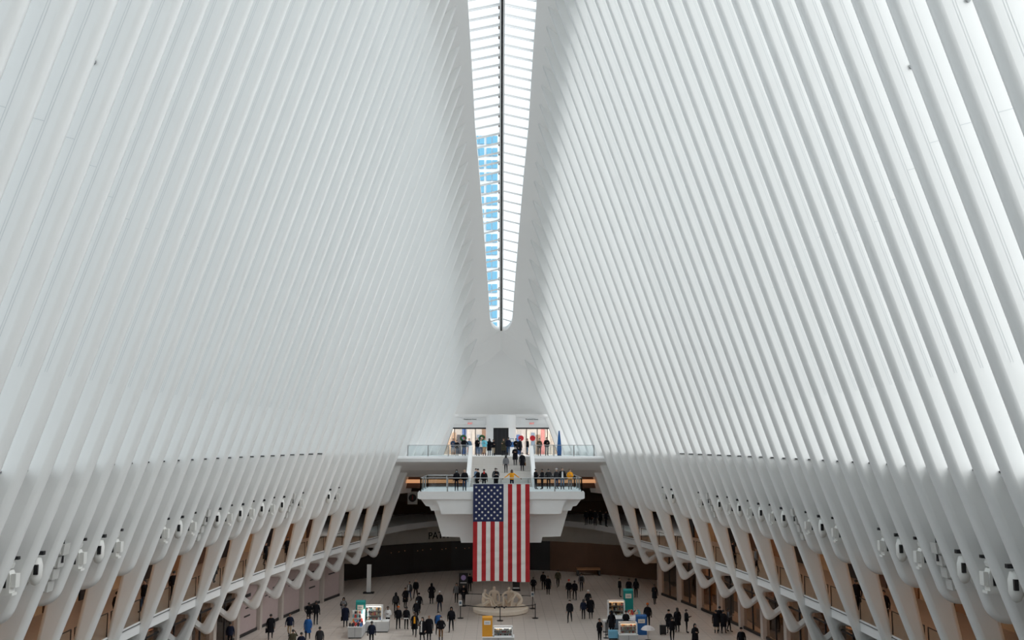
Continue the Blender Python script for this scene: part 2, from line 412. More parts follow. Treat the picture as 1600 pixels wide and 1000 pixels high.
# ------------------------------------------------------------------ galleries and ground-floor shop fronts
SHOPMATS = ['shopwall', 'shopwood', 'shopwall', 'brownwall', 'shopwall', 'dark', 'shopwood', 'shopwall', 'shopwall', 'darkwall']
for side, sx in (('right', 1), ('left', -1)):
    gf = MB()
    m_ = sweep(fr(-24, 24, 48), lambda q: [(Xi(q, 4.9) + 0.5, ZG0), (Xi(q, 4.9) + 0.5, ZG), (Xi(q, 4.9) + 8.0, ZG), (Xi(q, 4.9) + 8.0, ZG0)], sx)
    gf.add(m_.v, m_.f)
    gf.m = [0 if i % 4 == 0 else (1 if i % 4 == 1 else 2) for i in range(len(gf.f))]
    gf = gf.build('gallery_floor', ['white', 'galfloor', 'plaster']); struct(gf, 'gallery slab with white fascia behind the ribs on the %s' % side)
    mb = sweep(fr(-24, 24, 48), lambda q: [(Xi(q, ZC) + 1.2, ZC), (Xi(q, ZC) + 7.0, ZC), (Xi(q, ZC) + 7.0, ZC + 0.3), (Xi(q, ZC) + 1.2, ZC + 0.3)], sx)
    gc = mb.build('gallery_ceiling', 'plaster'); struct(gc, 'low gallery ceiling behind the ribs on the %s' % side)
    lampme = MB().box(-0.35, 0.35, -0.8, 0.8, -0.06, 0.0).mesh('downlight')
    for q in range(-8, 24, 2):
        obj('downlight', lampme, 'warmlamp', gc, (sx * (Xi(q + .5, ZC) + 3.6), Yq(q + .6), ZC - 0.005))
    # back wall of the gallery: shop by shop
    gb = sweep(fr(-24, 24.5, 48), lambda q: [(Xi(q, 5) + 6.8, ZG), (Xi(q, 5) + 6.8, ZC + .1), (Xi(q, 5) + 7.1, ZC + .1), (Xi(q, 5) + 7.1, ZG)], sx).build('gallery_wall', 'shopwall'); struct(gb, 'warm lit back wall of the gallery on the %s' % side)
    for i, q in enumerate(range(-24, 24, 2)):
        for k, (qa, qb) in enumerate(((q + .1, q + 1.0), (q + 1.1, q + 1.9))):
            x0, x1 = Xi(qa, 5) + 6.68, Xi(qb, 5) + 6.68
            h = 3.4 if (i + k) % 3 else 2.6
            MB().hexa([(sx * x0, Yq(qa), ZG), (sx * (x0 + .1), Yq(qa), ZG), (sx * (x1 + .1), Yq(qb), ZG), (sx * x1, Yq(qb), ZG)], [(sx * x0, Yq(qa), ZG + h), (sx * (x0 + .1), Yq(qa), ZG + h), (sx * (x1 + .1), Yq(qb), ZG + h), (sx * x1, Yq(qb), ZG + h)]).build('shop_panel', SHOPMATS[(i * 2 + k * 3 + (0 if sx > 0 else 4)) % 10], gb)
    # glass railing panels between the legs
    for q in range(-24, 24, 2):
        rl = []
        qa, qb = q + 0.10, q + 1.9
        xa, xb = sx * (Xi(qa, 5) + 0.58), sx * (Xi(qb, 5) + 0.58)
        p = MB().hexa([(xa, Yq(qa), ZG - .05), (xa + .02, Yq(qa), ZG - .05), (xb + .02, Yq(qb), ZG - .05), (xb, Yq(qb), ZG - .05)], [(xa, Yq(qa), ZG + 1.08), (xa + .02, Yq(qa), ZG + 1.08), (xb + .02, Yq(qb), ZG + 1.08), (xb, Yq(qb), ZG + 1.08)]).build('railing_pane', 'railglass', gf)
        MB().tube([(xa, Yq(qa), ZG), (xa, Yq(qa), ZG + 1.1), (xb, Yq(qb), ZG + 1.1), (xb, Yq(qb), ZG)], 0.028, 6).build('handrail', 'darkmetal', p)
        MB().hexa([(xa - sx * .1, Yq(qa), ZG - .12), (xa - sx * .04, Yq(qa), ZG - .12), (xb - sx * .04, Yq(qb), ZG - .12), (xb - sx * .1, Yq(qb), ZG - .12)], [(xa - sx * .1, Yq(qa), ZG - .10), (xa - sx * .04, Yq(qa), ZG - .10), (xb - sx * .04, Yq(qb), ZG - .10), (xb - sx * .1, Yq(qb), ZG - .10)]).build('fascia_groove', 'darkmetal', p)
    # ground floor: columns, panes and hoardings, lit shops behind
    sw = sweep(fr(-2, 23, 25), lambda q: [(Kx(q) + 6.5, 0), (Kx(q) + 6.5, ZG0), (Kx(q) + 6.8, ZG0), (Kx(q) + 6.8, 0)], sx).build('shop_wall', 'shopwall'); struct(sw, 'back wall of the ground floor shops on the %s' % side)
    last = 22 if sx > 0 else 22
    for q in range(-2, last + 1, 2):
        xc = Kx(q) + 1.25
        MB().box(min(sx * xc, sx * (xc + .5)), max(sx * xc, sx * (xc + .5)), Yq(q) - 0.32, Yq(q) + 0.32, 0, ZG0 + .02).build('column', 'columnstone', sw)
        if q == last: break
        qa, qb = q + 0.18, q + 1.82; xa, xb = Kx(qa) + 1.45, Kx(qb) + 1.45
        def slab(u0, u1, z0, z1, d0, d1, name, mat, par=sw):
            a = (xa + (xb - xa) * u0, Yq(qa + (qb - qa) * u0)); b = (xa + (xb - xa) * u1, Yq(qa + (qb - qa) * u1))
            A = [(sx * (a[0] + d0), a[1]), (sx * (a[0] + d1), a[1]), (sx * (b[0] + d1), b[1]), (sx * (b[0] + d0), b[1])]
            return MB().hexa([(x, y, z0) for x, y in A], [(x, y, z1) for x, y in A]).build(name, mat, par)
        slab(0, 1, 0, 0.22, -0.06, 0.06, 'plinth', 'black')
        if sx < 0 and 12 <= q < 22:
            hb = slab(0.02, 0.98, 0.22, ZG0, 0, 0.1, 'hoarding_panel', 'hoarding')
            marks = {12: [(.3, .62, 2.7, 2.95), (.36, .55, 2.35, 2.45), (.36, .58, 1.9, 2.0), (.3, .62, 1.3, 1.42)],
                     14: [(.2, .36, 2.6, 2.7), (.42, .56, 2.4, 2.5), (.62, .78, 2.65, 2.75), (.2, .34, 2.25, 2.33), (.42, .58, 2.05, 2.15), (.62, .8, 2.3, 2.38)],
                     16: [(.25, .75, 2.7, 2.8), (.32, .68, 2.35, 2.42)],
                     18: [(.32, .42, 2.6, 2.78), (.42, .62, 2.85, 2.98), (.62, .72, 2.62, 2.78), (.38, .66, 2.2, 2.3), (.34, .7, 1.55, 1.68)],
                     20: [(.3, .7, 2.2, 2.32)]}.get(q, [])
            for u0, u1, z0, z1 in marks: slab(u0, u1, z0, z1, -0.012, 0.0, 'printed_line', 'black', hb)
        else:
            for u0, u1 in ((0.0, 0.48), (0.5, 0.98)):
                pn = slab(u0, u1, 0.22, ZG0, 0, 0.03, 'shop_pane', 'shopglass')
            slab(0.475, 0.51, 0.2, ZG0, -0.03, 0.06, 'mullion', 'darkmetal'); slab(0, 1, 2.9, 3.02, -0.05, 0.08, 'transom', 'darkmetal')
            i = q // 2
            slab(0.0, 0.5, 0, 3.6, 2.6, 2.8, 'shop_display', SHOPMATS[(i * 3) % 10]); slab(0.55, 0.95, 0, 2.4 + (i % 3) * .5, 1.9, 2.1, 'shop_display', SHOPMATS[(i * 7 + 3) % 10])
            if q >= 6: slab(0.1, 0.9, 3.95, 4.02, 2.2, 2.9, 'shop_lamp', 'warmlamp')

# ------------------------------------------------------------------ far end below the upper balcony
E1 = [(13.3, 89.5), (13.2, 94.0), (12.4, 98.2), (10.6, 102.8), (7.9, 106.8), (4.2, 109.4), (0, 110.4)]
edge = E1 + [(-x, y) for x, y in E1[::-1][1:]]
def endslab(name, off, z0, z1, mats, yback=119):
    pts = [(x * (1 + off / 12.6), y + off) for x, y in edge]
    poly = pts + [(-24, pts[-1][1]), (-24, yback), (24, yback), (24, pts[0][1])]
    mb = MB().prism(poly, lambda p, t: (p[0], p[1], t), z0, z1)
    return mb, pts
mb, pts = endslab('gallery_floor', 0, ZG0, ZG, None)
gf = mb.build('gallery_floor', 'ring'); struct(gf, 'curved end of the gallery slab behind the landing')
fa = MB(); fa.grid([[(x * 0.999, y - 0.05, ZG0 - .02), (x * 0.999, y - 0.05, ZG + .02)] for x, y in pts]); fa.build('fascia', 'white', gf)
rp = MB(); rp.tube([(x, y + 0.12, ZG + 1.1) for x, y in pts], 0.03, 6); rp.build('handrail', 'darkmetal', gf)
gp = MB(); gp.grid([[(x, y + 0.12, ZG), (x, y + 0.12, ZG + 1.08)] for x, y in pts]); gp.build('railing_pane', 'railglass', gf)
# fascia that carries the PATH lettering, below the slab
mb, pts2 = endslab('x', 1.2, 2.3, ZG0 - 0.02, None)
ff = mb.build('trim_1', 'plaster'); struct(ff, 'curved beige fascia over the dark passage, lettered PATH')
tm = text_mesh('PATH', 1.12, 0.03)
pp = P(684, 836.5, 108.0)
t = obj('lettering', tm, 'black', ff, (pp.x, 107.75, pp.z)); t.rotation_euler = (pi / 2, 0, R(34))
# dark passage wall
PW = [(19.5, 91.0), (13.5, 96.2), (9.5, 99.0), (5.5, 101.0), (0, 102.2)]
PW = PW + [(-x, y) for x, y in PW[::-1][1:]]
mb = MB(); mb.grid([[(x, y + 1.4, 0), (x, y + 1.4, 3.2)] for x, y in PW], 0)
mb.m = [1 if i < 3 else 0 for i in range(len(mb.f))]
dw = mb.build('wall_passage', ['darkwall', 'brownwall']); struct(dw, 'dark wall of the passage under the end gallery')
for i in range(17):
    x = -14.5 + i * 0.86 + 0.25 * sin(i * 2.3)
    yy = 1.38 + next(y0 + (y1 - y0) * (x - x0) / (x1 - x0) for (x1, y1), (x0, y0) in zip(PW, PW[1:]) if x0 <= x <= x1)
    MB().box(x, x + 0.05, yy - .03, yy, 2.35 + 0.05 * (i % 3), 2.39 + 0.05 * (i % 3)).build('indicator_light', 'coveglow', dw)
# upper wall behind the end gallery, dark, with the orange cove
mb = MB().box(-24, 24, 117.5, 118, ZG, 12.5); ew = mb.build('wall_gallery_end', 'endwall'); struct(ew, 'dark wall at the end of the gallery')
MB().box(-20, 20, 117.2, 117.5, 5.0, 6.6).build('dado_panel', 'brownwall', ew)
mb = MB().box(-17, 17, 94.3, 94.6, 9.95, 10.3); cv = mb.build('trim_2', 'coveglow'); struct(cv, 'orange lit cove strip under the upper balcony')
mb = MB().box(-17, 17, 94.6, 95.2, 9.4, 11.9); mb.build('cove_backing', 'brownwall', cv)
for sx in (1, -1):               # side closures at the ends of the galleries
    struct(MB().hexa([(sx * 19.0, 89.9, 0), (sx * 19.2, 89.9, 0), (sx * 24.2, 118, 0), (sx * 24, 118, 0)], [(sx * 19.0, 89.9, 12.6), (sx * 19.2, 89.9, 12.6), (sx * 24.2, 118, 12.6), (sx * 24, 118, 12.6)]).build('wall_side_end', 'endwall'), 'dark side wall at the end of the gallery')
# the round line sign
sg = empty('line_sign', P(643, 778, 103.5)); tag(sg, 'square hanging sign with a dark disc and numeral 1 in the dark end gallery', 'sign')
MB().box(-0.56, 0.56, -0.04, 0.04, -0.72, 0.72).build('sign_board', 'paper', sg)
o = MB().lathe([(0.44, 0), (0.44, 0.03)], n=24).build('disc', 'dark', sg, (0, -0.04, 0)); o.rotation_euler = (pi / 2, 0, 0)
o = obj('numeral', text_mesh('1', 0.72, 0.01), 'numeralred', sg, (0, -0.09, 0)); o.rotation_euler = (pi / 2, 0, 0)
MB().box(-0.02, 0.02, -0.02, 0.02, 0.7, 4.4).build('hanger', 'darkmetal', sg)

# ------------------------------------------------------------------ upper balcony, near and far
def balcony(y0, y1, sgn, name):
    prof = [(0.0, ZU), (-0.05, ZU - 0.08), (-0.12, ZU - 0.2), (-0.05, ZU - 0.5), (0.3, ZU - 0.72), (1.6, ZU - 1.35), (3.6, ZU - 1.95), (3.9, ZU - 2.1), (3.9, ZU - 1.0), (abs(y1 - y0), ZU - 1.0), (abs(y1 - y0), ZU)]
    mb = MB(); n = len(prof)
    tab = [(-12.5, 0.25), (-9.5, 0.1), (-2.9, 0.0), (2.9, 0.0), (9.5, 0.1), (12.5, 0.25)]
    mb.prism([(p[0], p[1]) for p in prof], lambda p, x: (x, y0 + sgn * p[0], p[1]), -13.0, 13.0)
    return mb.build(name, ['white'])
ub = balcony(YB, 110.0, 1, 'balcony_floor'); struct(ub, 'upper balcony floor with a pale rounded front at the far exit')
fz = MB().prism([(-0.14, ZU - 0.52), (-0.17, ZU - 0.2), (-0.08, ZU - 0.05), (0, ZU + 0.02), (9.6, ZU + 0.02), (9.6, ZU - .02), (0.1, ZU - 0.45)], lambda p, x: (x, YB + p[0], p[1]), -12.6, 12.6).build('edge_band', 'white', ub)
nb = balcony(1.8, -12, -1, 'balcony_floor'); struct(nb, 'upper balcony floor under the viewer')

# landing with its stepped hull
YL = 74.0
ld = empty('landing_platform', (0, YL, 0)); tag(ld, 'cantilevered white landing platform with stepped hull below the stairs', 'platform')
def hull(pts, y0, y1, taper, name, mat):
    mb = MB(); n = len(pts); zs = [p[1] for p in pts]; zt = max(zs)
    mb.prism(pts, lambda p, t: (p[0], t + (zt - p[1]) * (taper if t == y0 else 0), p[1]), y0 - YL, y1 - YL)
    return mb.build(name, mat, ld)
def sym(l): return l + [(-x, z) for x, z in l[::-1]]
hull(sym([(-6.72, ZN), (-6.78, ZN - 0.1), (-6.78, ZN - 0.55), (-6.6, ZN - 0.62)]), YL, YL + 7.9, 0.0, 'deck', 'white')
hull(sym([(-6.6, ZN - 0.6), (-6.15, 9.0), (-5.85, 8.95), (-5.7, 8.62), (-3, 8.62)]), YL + 0.55, YL + 7.5, 0.35, 'wing', 'white')
hull(sym([(-5.4, ZN - 0.6), (-5.05, 9.05), (-4.85, 8.38)]), YL + 0.12, YL + 6.0, 0.12, 'bow', 'white')
hull(sym([(-5.6, 8.75), (-4.9, 6.45), (-3.4, 6.4), (-3.3, 5.95)]), YL + 1.6, YL + 9.0, 0.25, 'keel', 'white')
# stairs
st = empty('staircase', (0, 0, ZN)); tag(st, 'broad pale staircase between the landing and the upper balcony', 'staircase')
NS = 16; y_bot = 81.7; run = (YB - y_bot) / NS; rise = (ZU - ZN) / NS
sme = MB().box(-2.75, 2.75, 0, run + 0.03, 0, rise).mesh('step')
for i in range(NS): obj('step', sme, 'step', st, (0, y_bot + i * run, i * rise))
MB().hexa([(-2.7, y_bot + .4, -.7), (2.7, y_bot + .4, -.7), (2.7, YB + .2, ZU - ZN - .8), (-2.7, YB + .2, ZU - ZN - .8)], [(-2.7, y_bot, -.05), (2.7, y_bot, -.05), (2.7, YB + .2, ZU - ZN - .17), (-2.7, YB + .2, ZU - ZN - .17)]).build('stringer', 'white', st)
for sx in (-1, 1):
    x0, x1 = sx * 2.75, sx * 3.1; h = 1.05
    MB().hexa([(min(x0, x1), y_bot - .9, -.02), (max(x0, x1), y_bot - .9, -.02), (max(x0, x1), YB + .1, ZU - ZN - .5), (min(x0, x1), YB + .1, ZU - ZN - .5)], [(min(x0, x1), y_bot - .9, h), (max(x0, x1), y_bot - .9, h), (max(x0, x1), YB + .1, ZU - ZN + h), (min(x0, x1), YB + .1, ZU - ZN + h)]).build('balustrade', 'white', st)

def railing(path, z, label, h=1.08, every=2.0, solid_top='metal'):
    t = empty('glass_railing', (path[0][0], path[0][1], z)); tag(t, label, 'railing')
    o = Vector((path[0][0], path[0][1], 0))
    pts = [Vector((p[0], p[1], 0)) - o for p in path]
    MB().tube([p + Vector((0, 0, h)) for p in pts], 0.03, 6).build('handrail', solid_top, t)
    for a, b in zip(pts, pts[1:]):
        n = max(1, round((b - a).length / every))
        for i in range(n):
            p, q = a.lerp(b, i / n), a.lerp(b, (i + 1) / n); d = (q - p).normalized() * 0.04; s = Vector((-d.y, d.x, 0)) * 0.25
            p2, q2 = p + d, q - d
            MB().hexa([p2 - s, q2 - s, q2 + s, p2 + s], [v + Vector((0, 0, h - .03)) for v in (p2 - s, q2 - s, q2 + s, p2 + s)]).build('pane', 'railglass', t)
            MB().box(p.x - .05, p.x + .05, p.y - .03, p.y + .03, 0, h).build('post', 'metal', t)
        MB().box(b.x - .05, b.x + .05, b.y - .03, b.y + .03, 0, h).build('post', 'metal', t)
    return t
railing([(-3.1, 80.5), (-6.5, 80.5), (-6.55, YL + .12), (6.55, YL + .12), (6.5, 80.5), (3.1, 80.5)], ZN, 'glass railing around the landing that the flag hangs from', every=2.15)
railing([(-3.15, YB + .12), (-9.0, YB + .12)], ZU, 'glass railing of the upper balcony beside the green wreath doors', every=1.95)
railing([(3.15, YB + .12), (9.0, YB + .12)], ZU, 'glass railing of the upper balcony beside the blue feather banner', every=1.95)

# ------------------------------------------------------------------ far portal: facade, lift drum, glass doors
YF = 97.0
Z0, Z1, Z2 = ZU, 15.7, 17.0
po = MB(); 
po.box(-6.2, 6.2, YF + .04, YF + 0.36, Z1 + .35, Z2)
for sx in (-1, 1):
    po.hexa([(sx * 6.15, YF, Z0), (sx * 9.6, YF, Z0), (sx * 9.6, YF + .4, Z0), (sx * 6.15, YF + .4, Z0)], [(sx * 5.0, YF, Z1 + .45), (sx * 8.0, YF, Z1 + .45), (sx * 8.0, YF + .4, Z1 + .45), (sx * 5.0, YF + .4, Z1 + .45)])
    po.hexa([(sx * 5.0, YF, Z1 + .45), (sx * 8.2, YF, Z1 + .45), (sx * 8.2, YF + .4, Z1 + .45), (sx * 5.0, YF + .4, Z1 + .45)], [(sx * 4.6, YF, Z2), (sx * 7.6, YF, Z2), (sx * 7.6, YF + .4, Z2), (sx * 4.6, YF + .4, Z2)])
    po.box(*sorted((sx * 1.4, sx * 5.3)), YF + .12, YF + .4, Z1, Z1 + .4)
pf = po.build('wall_portal', 'white'); struct(pf, 'white portal wall around the far exit doors')
# drum with the lift opening
mb = MB(); n = 24
ring = [(1.62 * cos(pi + pi * i / n), YF + 0.3 + 1.5 * sin(pi + pi * i / n)) for i in range(n + 1)]
def drum(i0, i1, z0, z1): mb.grid([[(x, y, z0), (x, y, z1)] for x, y in ring[i0:i1 + 1]])
drum(0, 8, Z0, Z2 + .02); drum(16, n, Z0, Z2 + .02); drum(8, 16, Z1 - .05, Z2 + .02)
mb.add([(x, y, Z2 + .02) for x, y in ring], [tuple(range(n + 1))])
mb.grid([[(x * 1.05, YF + .3 + (y - YF - .3) * 1.05, Z1 + .3), (x * 1.05, YF + .3 + (y - YF - .3) * 1.05, Z1 + .02)] for x, y in ring])
dr = mb.build('lift_drum', 'white', pf, smooth=False)
MB().box(-0.85, 0.85, YF - 0.75, YF - 0.7, Z0, Z1 - .05).build('lift_door', 'black', dr)
for x in (-.42, .05, .45): MB().box(x, x + .10, YF - 0.80, YF - 0.75, Z0, Z1 - .2).build('lift_door_frame', 'darkmetal', dr)
for sx, mt in ((-1, 'green'), (1, 'signdisc')):
    dn = empty('door_%d' % (1 if sx < 0 else 2), (sx * 3.5, YF + .25, Z0)); struct(dn, 'glass exit doors with %s discs' % ('green' if sx < 0 else 'red'))
    xs = [1.62, 2.75, 3.9, 5.0]
    for a, b in zip(xs, xs[1:]):
        xa, xb = sx * a - sx * 3.5, sx * b - sx * 3.5
        MB().box(min(xa, xb) + .03, max(xa, xb) - .03, 0, .03, 0.02, Z1 - Z0).build('door_pane', 'shopglass', dn)
        MB().box(xb - .04, xb + .04, -.04, .06, 0, Z1 - Z0).build('door_frame', 'darkmetal', dn)
    xa, xb, xc = sx * 5.0 - sx * 3.5, sx * 6.15 - sx * 3.5, 0
    MB().prism([(xa, 0.02), (xb, 0.02), (xa, Z1 - Z0)], lambda p, t: (p[0], t, p[1]), 0, 0.03).build('door_pane', 'shopglass', dn)
    MB().tube([(xb, -.08, 0), (sx * 5.15 - sx * 3.5, -.08, Z1 - Z0)], 0.05, 6).build('door_frame', 'darkmetal', dn)
    MB().box(*sorted((sx * 1.6 - sx * 3.5, sx * 5.2 - sx * 3.5)), -.06, .06, Z1 - Z0 - .16, Z1 - Z0).build('door_header', 'darkmetal', dn)
    for a in ((2.05, 4.05) if sx < 0 else (2.15, 3.4)):
        w_ = MB()
        if sx < 0: w_.tube([(.25 * cos(2 * pi * i / 20), 0, .25 * sin(2 * pi * i / 20)) for i in range(21)], 0.12, 8)
        else: w_.lathe([(0.0, 0), (0.30, 0), (0.30, .04)], n=24)
        o = w_.build('wreath' if sx < 0 else 'door_sign', mt, dn, (sx * a - sx * 3.5, -.12, 1.78))
        if sx > 0: o.rotation_euler = (pi / 2, 0, 0)
    ex = empty('exit_sign', (sx * 3.32, YF - .04, Z1 + .42)); tag(ex, 'small red lettered EXIT sign above the %s exit doors' % ('wreathed' if sx < 0 else 'red disc'), 'sign')
    MB().box(-.26, .26, -.05, .04, -.13, .13).build('sign_box', 'paper', ex)
    o = obj('lettering', text_mesh('EXIT', .24, .005), 'signred', ex, (0, -.06, 0)); o.rotation_euler = (pi / 2, 0, 0)
    o = obj('lettering', text_mesh('Greenwich Street', .19, .01), 'black', pf, (sx * 3.32, YF + .02, Z1 + .88)); o.rotation_euler = (pi / 2, 0, 0)
# lobby behind the doors: lit wall of posters
lb = MB().box(-9, 9, 103, 103.3, Z0, 17).build('wall_lobby', 'paper'); struct(lb, 'lobby wall of colourful posters behind the exit doors')
pc = [(0.7, 0.68, 0.64), (0.35, 0.22, 0.14), (0.75, 0.73, 0.7), (0.05, 0.16, 0.5), (0.6, 0.42, 0.3), (0.7, 0.66, 0.6), (0.75, 0.3, 0.3), (0.2, 0.3, 0.45), (0.7, 0.7, 0.72), (0.06, 0.06, 0.08), (0.65, 0.5, 0.38)]
for i, c in enumerate(pc): M('poster%d' % i, c, 0.6, noise=0.3, scale=2.5)
for i in range(26):
    x = -7.2 + i * 0.56
    MB().box(x, x + 0.42, 102.7 + .15 * (i % 2), 103, Z0 + .02, Z0 + 2.2 + .7 * ((i * 7) % 4) / 3).build('poster_panel', 'poster%d' % ((i * 5) % 11), lb)
lc = MB().box(-9, 9, YF + .4, 103.3, 16.2, 16.4).build('ceiling_lobby', 'white'); struct(lc, 'lobby ceiling behind the exit doors')
for sx in (-1, 1): MB().box(*sorted((sx * 1.6, sx * 6.4)), 98.5, 101.5, 16.12, 16.19).build('lobby_lamp', 'coollamp', lc)
o = tag(MB().box(-0.55, 0, -.02, 0, 0, 0.9).build('notice', 'blue', None, (1.36, YF - .66, Z0 + .85)), 'blue notice board on the pier beside the lift doors', 'notice')
o.rotation_euler = (0, 0, R(42)); MB().box(-0.5, -0.05, -.03, -.02, 0.55, 0.85).build('notice_text', 'paper', o)
# blue feather banner
bn = empty('feather_banner', (P(872, 700, 91).x, 91, ZU)); tag(bn, 'tall narrow deep blue feather banner on the upper balcony', 'banner')
MB().prism([(-.20, .05), (.20, .05), (.23, .7), (.16, 1.5), (.06, 2.5), (-.06, 2.5), (-.16, 1.5), (-.23, .7)], lambda p, t: (p[0], t, p[1]), -.02, .02).build('cloth', 'blue', bn)
MB().lathe([(.22, 0), (.22, .05), (.02, .06)], n=12).build('foot', 'darkmetal', bn)

# ------------------------------------------------------------------ outdoors
for x0, x1, y0, y1 in ((21, 400, -60, 400), (-400, -21, -60, 400), (-21, 21, 119, 400), (-400, 400, -400, -60)):
    struct(MB().box(x0, x1, y0, y1, 11.8, 12.3).build('street', 'street'), 'grey street outside the hall')
tw = MB().box(-46, -0.6, 200, 240, 12, 92).build('office_tower', 'facade'); tag(tw, 'pale office tower with blue windows seen through the skylight', 'building')
wme = MB().box(0, 1.15, -0.25, 0.1, 0, 1.9).mesh('tower_window')
for j in range(17):
    for i, x in enumerate((-1.95, -3.3, -5.0, -6.3, -8.4, -9.8, -11.5)):
        obj('tower_window', wme, 'towerglass', tw, (x, 200, 36 + j * 2.9))


# closures that keep daylight out of the storeys below the street
struct(MB().box(-26, 26, 91.5, 119, 12.3, 12.62).build('ceiling_end', 'endwall'), 'dark ceiling above the end gallery')
for sx in (-1, 1):
    struct(MB().box(*sorted((sx * 30, sx * 30.4)), -14, 119, 0, 12).build('wall_outer', 'brownwall'), 'outer retaining wall behind the shops')
    struct(MB().box(*sorted((sx * 11.5, sx * 31)), -4.5, -4.0, 0, 12.4).build('wall_near_end', 'brownwall'), 'cross wall at the near end of the galleries')
    struct(MB().box(*sorted((sx * 20.0, sx * 31)), -4.5, 119, 11.75, 12.0).build('street_slab', 'street'), 'street slab above the shops')
struct(MB().box(-12, 12, -12.2, -11.9, 0, 13).build('wall_near_end', 'brownwall'), 'cross wall under the near balcony')
struct(MB().box(-24, 24, 118.8, 119.2, 0, 12.5).build('wall_far_end', 'endwall'), 'far cross wall behind the passage')

# ================================================================== flag
fg = empty('flag', (0, YL - 0.12, 0)); tag(fg, 'huge stars and stripes flag hung upright from the landing railing', 'flag')
fx0, fx1, fz1, fz0 = -2.27, 2.30, 10.78, 3.12
def fpt(u, v, off=0.0):          # u across 0..1, v down 0..1
    x = fx0 + (fx1 - fx0) * u; z = fz1 + (fz0 - fz1) * v
    y = -0.12 * (1 - math.exp(-3 * v)) + 0.035 * sin(u * 26 + 2.2 * v) * (0.3 + v) + 0.02 * sin(v * 60 + u * 9) * 0.6 - off
    return (x, y, z + 0.05 * sin(u * 5.0) * v)
def cloth(u0, u1, v0, v1, name, mat, off=0.0, nu=4, nv=60):
    mb = MB(); mb.grid([[fpt(u0 + (u1 - u0) * i / nu, v0 + (v1 - v0) * j / nv, off) for i in range(nu + 1)] for j in range(nv + 1)])
    return mb.build(name, mat, fg, smooth=True)
for i in range(13): cloth(i / 13, (i + 1) / 13, 0.39 if i < 7 else 0.0, 1.0, 'stripe', 'red' if i % 2 == 0 else 'flagwhite')
canton = cloth(0, 7 / 13, 0, 0.39, 'canton', 'navy', nu=12, nv=24)
for c in range(9):
    n = 6 if c % 2 == 0 else 5
    for j in range(n):
        u = (c + 1) / 10 * 7 / 13; v = ((2 * j + 1 + (c % 2)) + 0.0) / 12 * 0.39
        if c % 2: v = (2 * j + 2) / 12 * 0.39
        mb = MB(); pts = []
        for k in range(10):
            r = 0.118 if k % 2 == 0 else 0.047; a = pi / 2 + k * pi / 5
            pts.append(fpt(u + r * cos(a) / (fx1 - fx0), v - r * sin(a) / (fz1 - fz0) * -1, 0.014))
        ce_ = fpt(u, v, 0.016)
        mb.add([ce_] + pts, [(0, k + 1, (k + 1) % 10 + 1) for k in range(10)]); mb.build('star', 'flagwhite', canton)
MB().tube([(fx0 - .1, 0.02, fz1 + 0.02), (fx1 + .1, 0.02, fz1 + .02)], 0.03, 6).build('hanging_rod', 'metal', fg)
for x in (-2.0, 0, 2.0): MB().box(x - .03, x + .03, 0.0, 0.26, fz1 - 0.02, fz1 + 0.03).build('tie', 'metal', fg)

# ================================================================== lamps and loudspeakers under the ledge
def proto_spot():
    t = empty('spotlight')
    MB().box(-.03, .03, -.03, .03, .30, 1.0).box(-.30, .30, -.05, .05, .26, .34).build('bracket', 'darkmetal', t)
    MB().lathe([(.05, .02), (.16, .05), (.19, .15), (.15, .24), (.06, .27)], n=12).build('lamp_head', 'fixture', t)
    MB().lathe([(.03, .22), (.18, .24), (.12, .33), (.02, .34)], n=12).build('visor', 'black', t)
    b = MB().prism([(-.17, -.55), (.17, -.55), (.17, -.12), (.12, .0), (-.12, .0), (-.17, -.12)], lambda p, y: (p[0], y, p[1]), -.13, .13).build('body', 'fixture', t)
    MB().box(-.08, .08, -.15, -.13, -.42, -.12).build('window', 'black', b)
    for s in (-1, 1): MB().box(s * .24 - .06, s * .24 + .06, -.1, .1, -.42, -.08).build('side_lamp', 'fixture', t)
    MB().box(-.24, .24, -.12, .12, -.62, -.55).build('foot', 'fixture', t)
    return t
def proto_oval():
    t = empty('floodlight')
    MB().box(-.03, .03, -.03, .03, .26, 1.0).box(-.32, .34, -.06, .06, .20, .30).build('bracket', 'darkmetal', t)
    for s, z in ((-.12, 0.0), (.24, -.16)):
        mb = MB().lathe([(.02, .16), (.12, .12), (.17, -.08), (.17, -.38), (.10, -.56), (.02, -.6)], (s, 0, z), 12)
        l = mb.build('housing', 'fixture', t, smooth=True)
        MB().box(s - .13, s - .03, -.19, -.12, z - .30, z - .04).build('window', 'black', l)
    return t
def proto_speaker():
    t = empty('loudspeaker_array')
    MB().box(-.25, -.19, -.03, .03, -.2, 1.0).build('bracket', 'darkmetal', t)
    for i in range(4):
        z = .30 - i * .34; x = -.05 + i * .13
        b = MB().prism([(x - .26, z - .28), (x + .26, z - .34), (x + .22, z), (x - .30, z + .03)], lambda p, y: (p[0], y, p[1]), -.18, .18).build('speaker_box', 'speaker', t)
        MB().box(x - .20, x + .16, -.20, -.18, z - .24, z - .06).build('grille', 'fixture', b)
    return t
def proto_small():
    t = empty('sensor_bracket')
    MB().box(-.03, .03, -.03, .03, .10, 1.0).build('bracket', 'darkmetal', t)
    MB().box(-.10, .06, -.08, .08, -.06, .14).build('housing', 'fixture', t); MB().lathe([(.05, 0), (.05, .08)], (-.02, -.12, 0), 8).build('lens', 'black', t)
    return t
protos = {'A': proto_spot(), 'B': proto_oval(), 'S': proto_speaker(), 's': proto_small()}
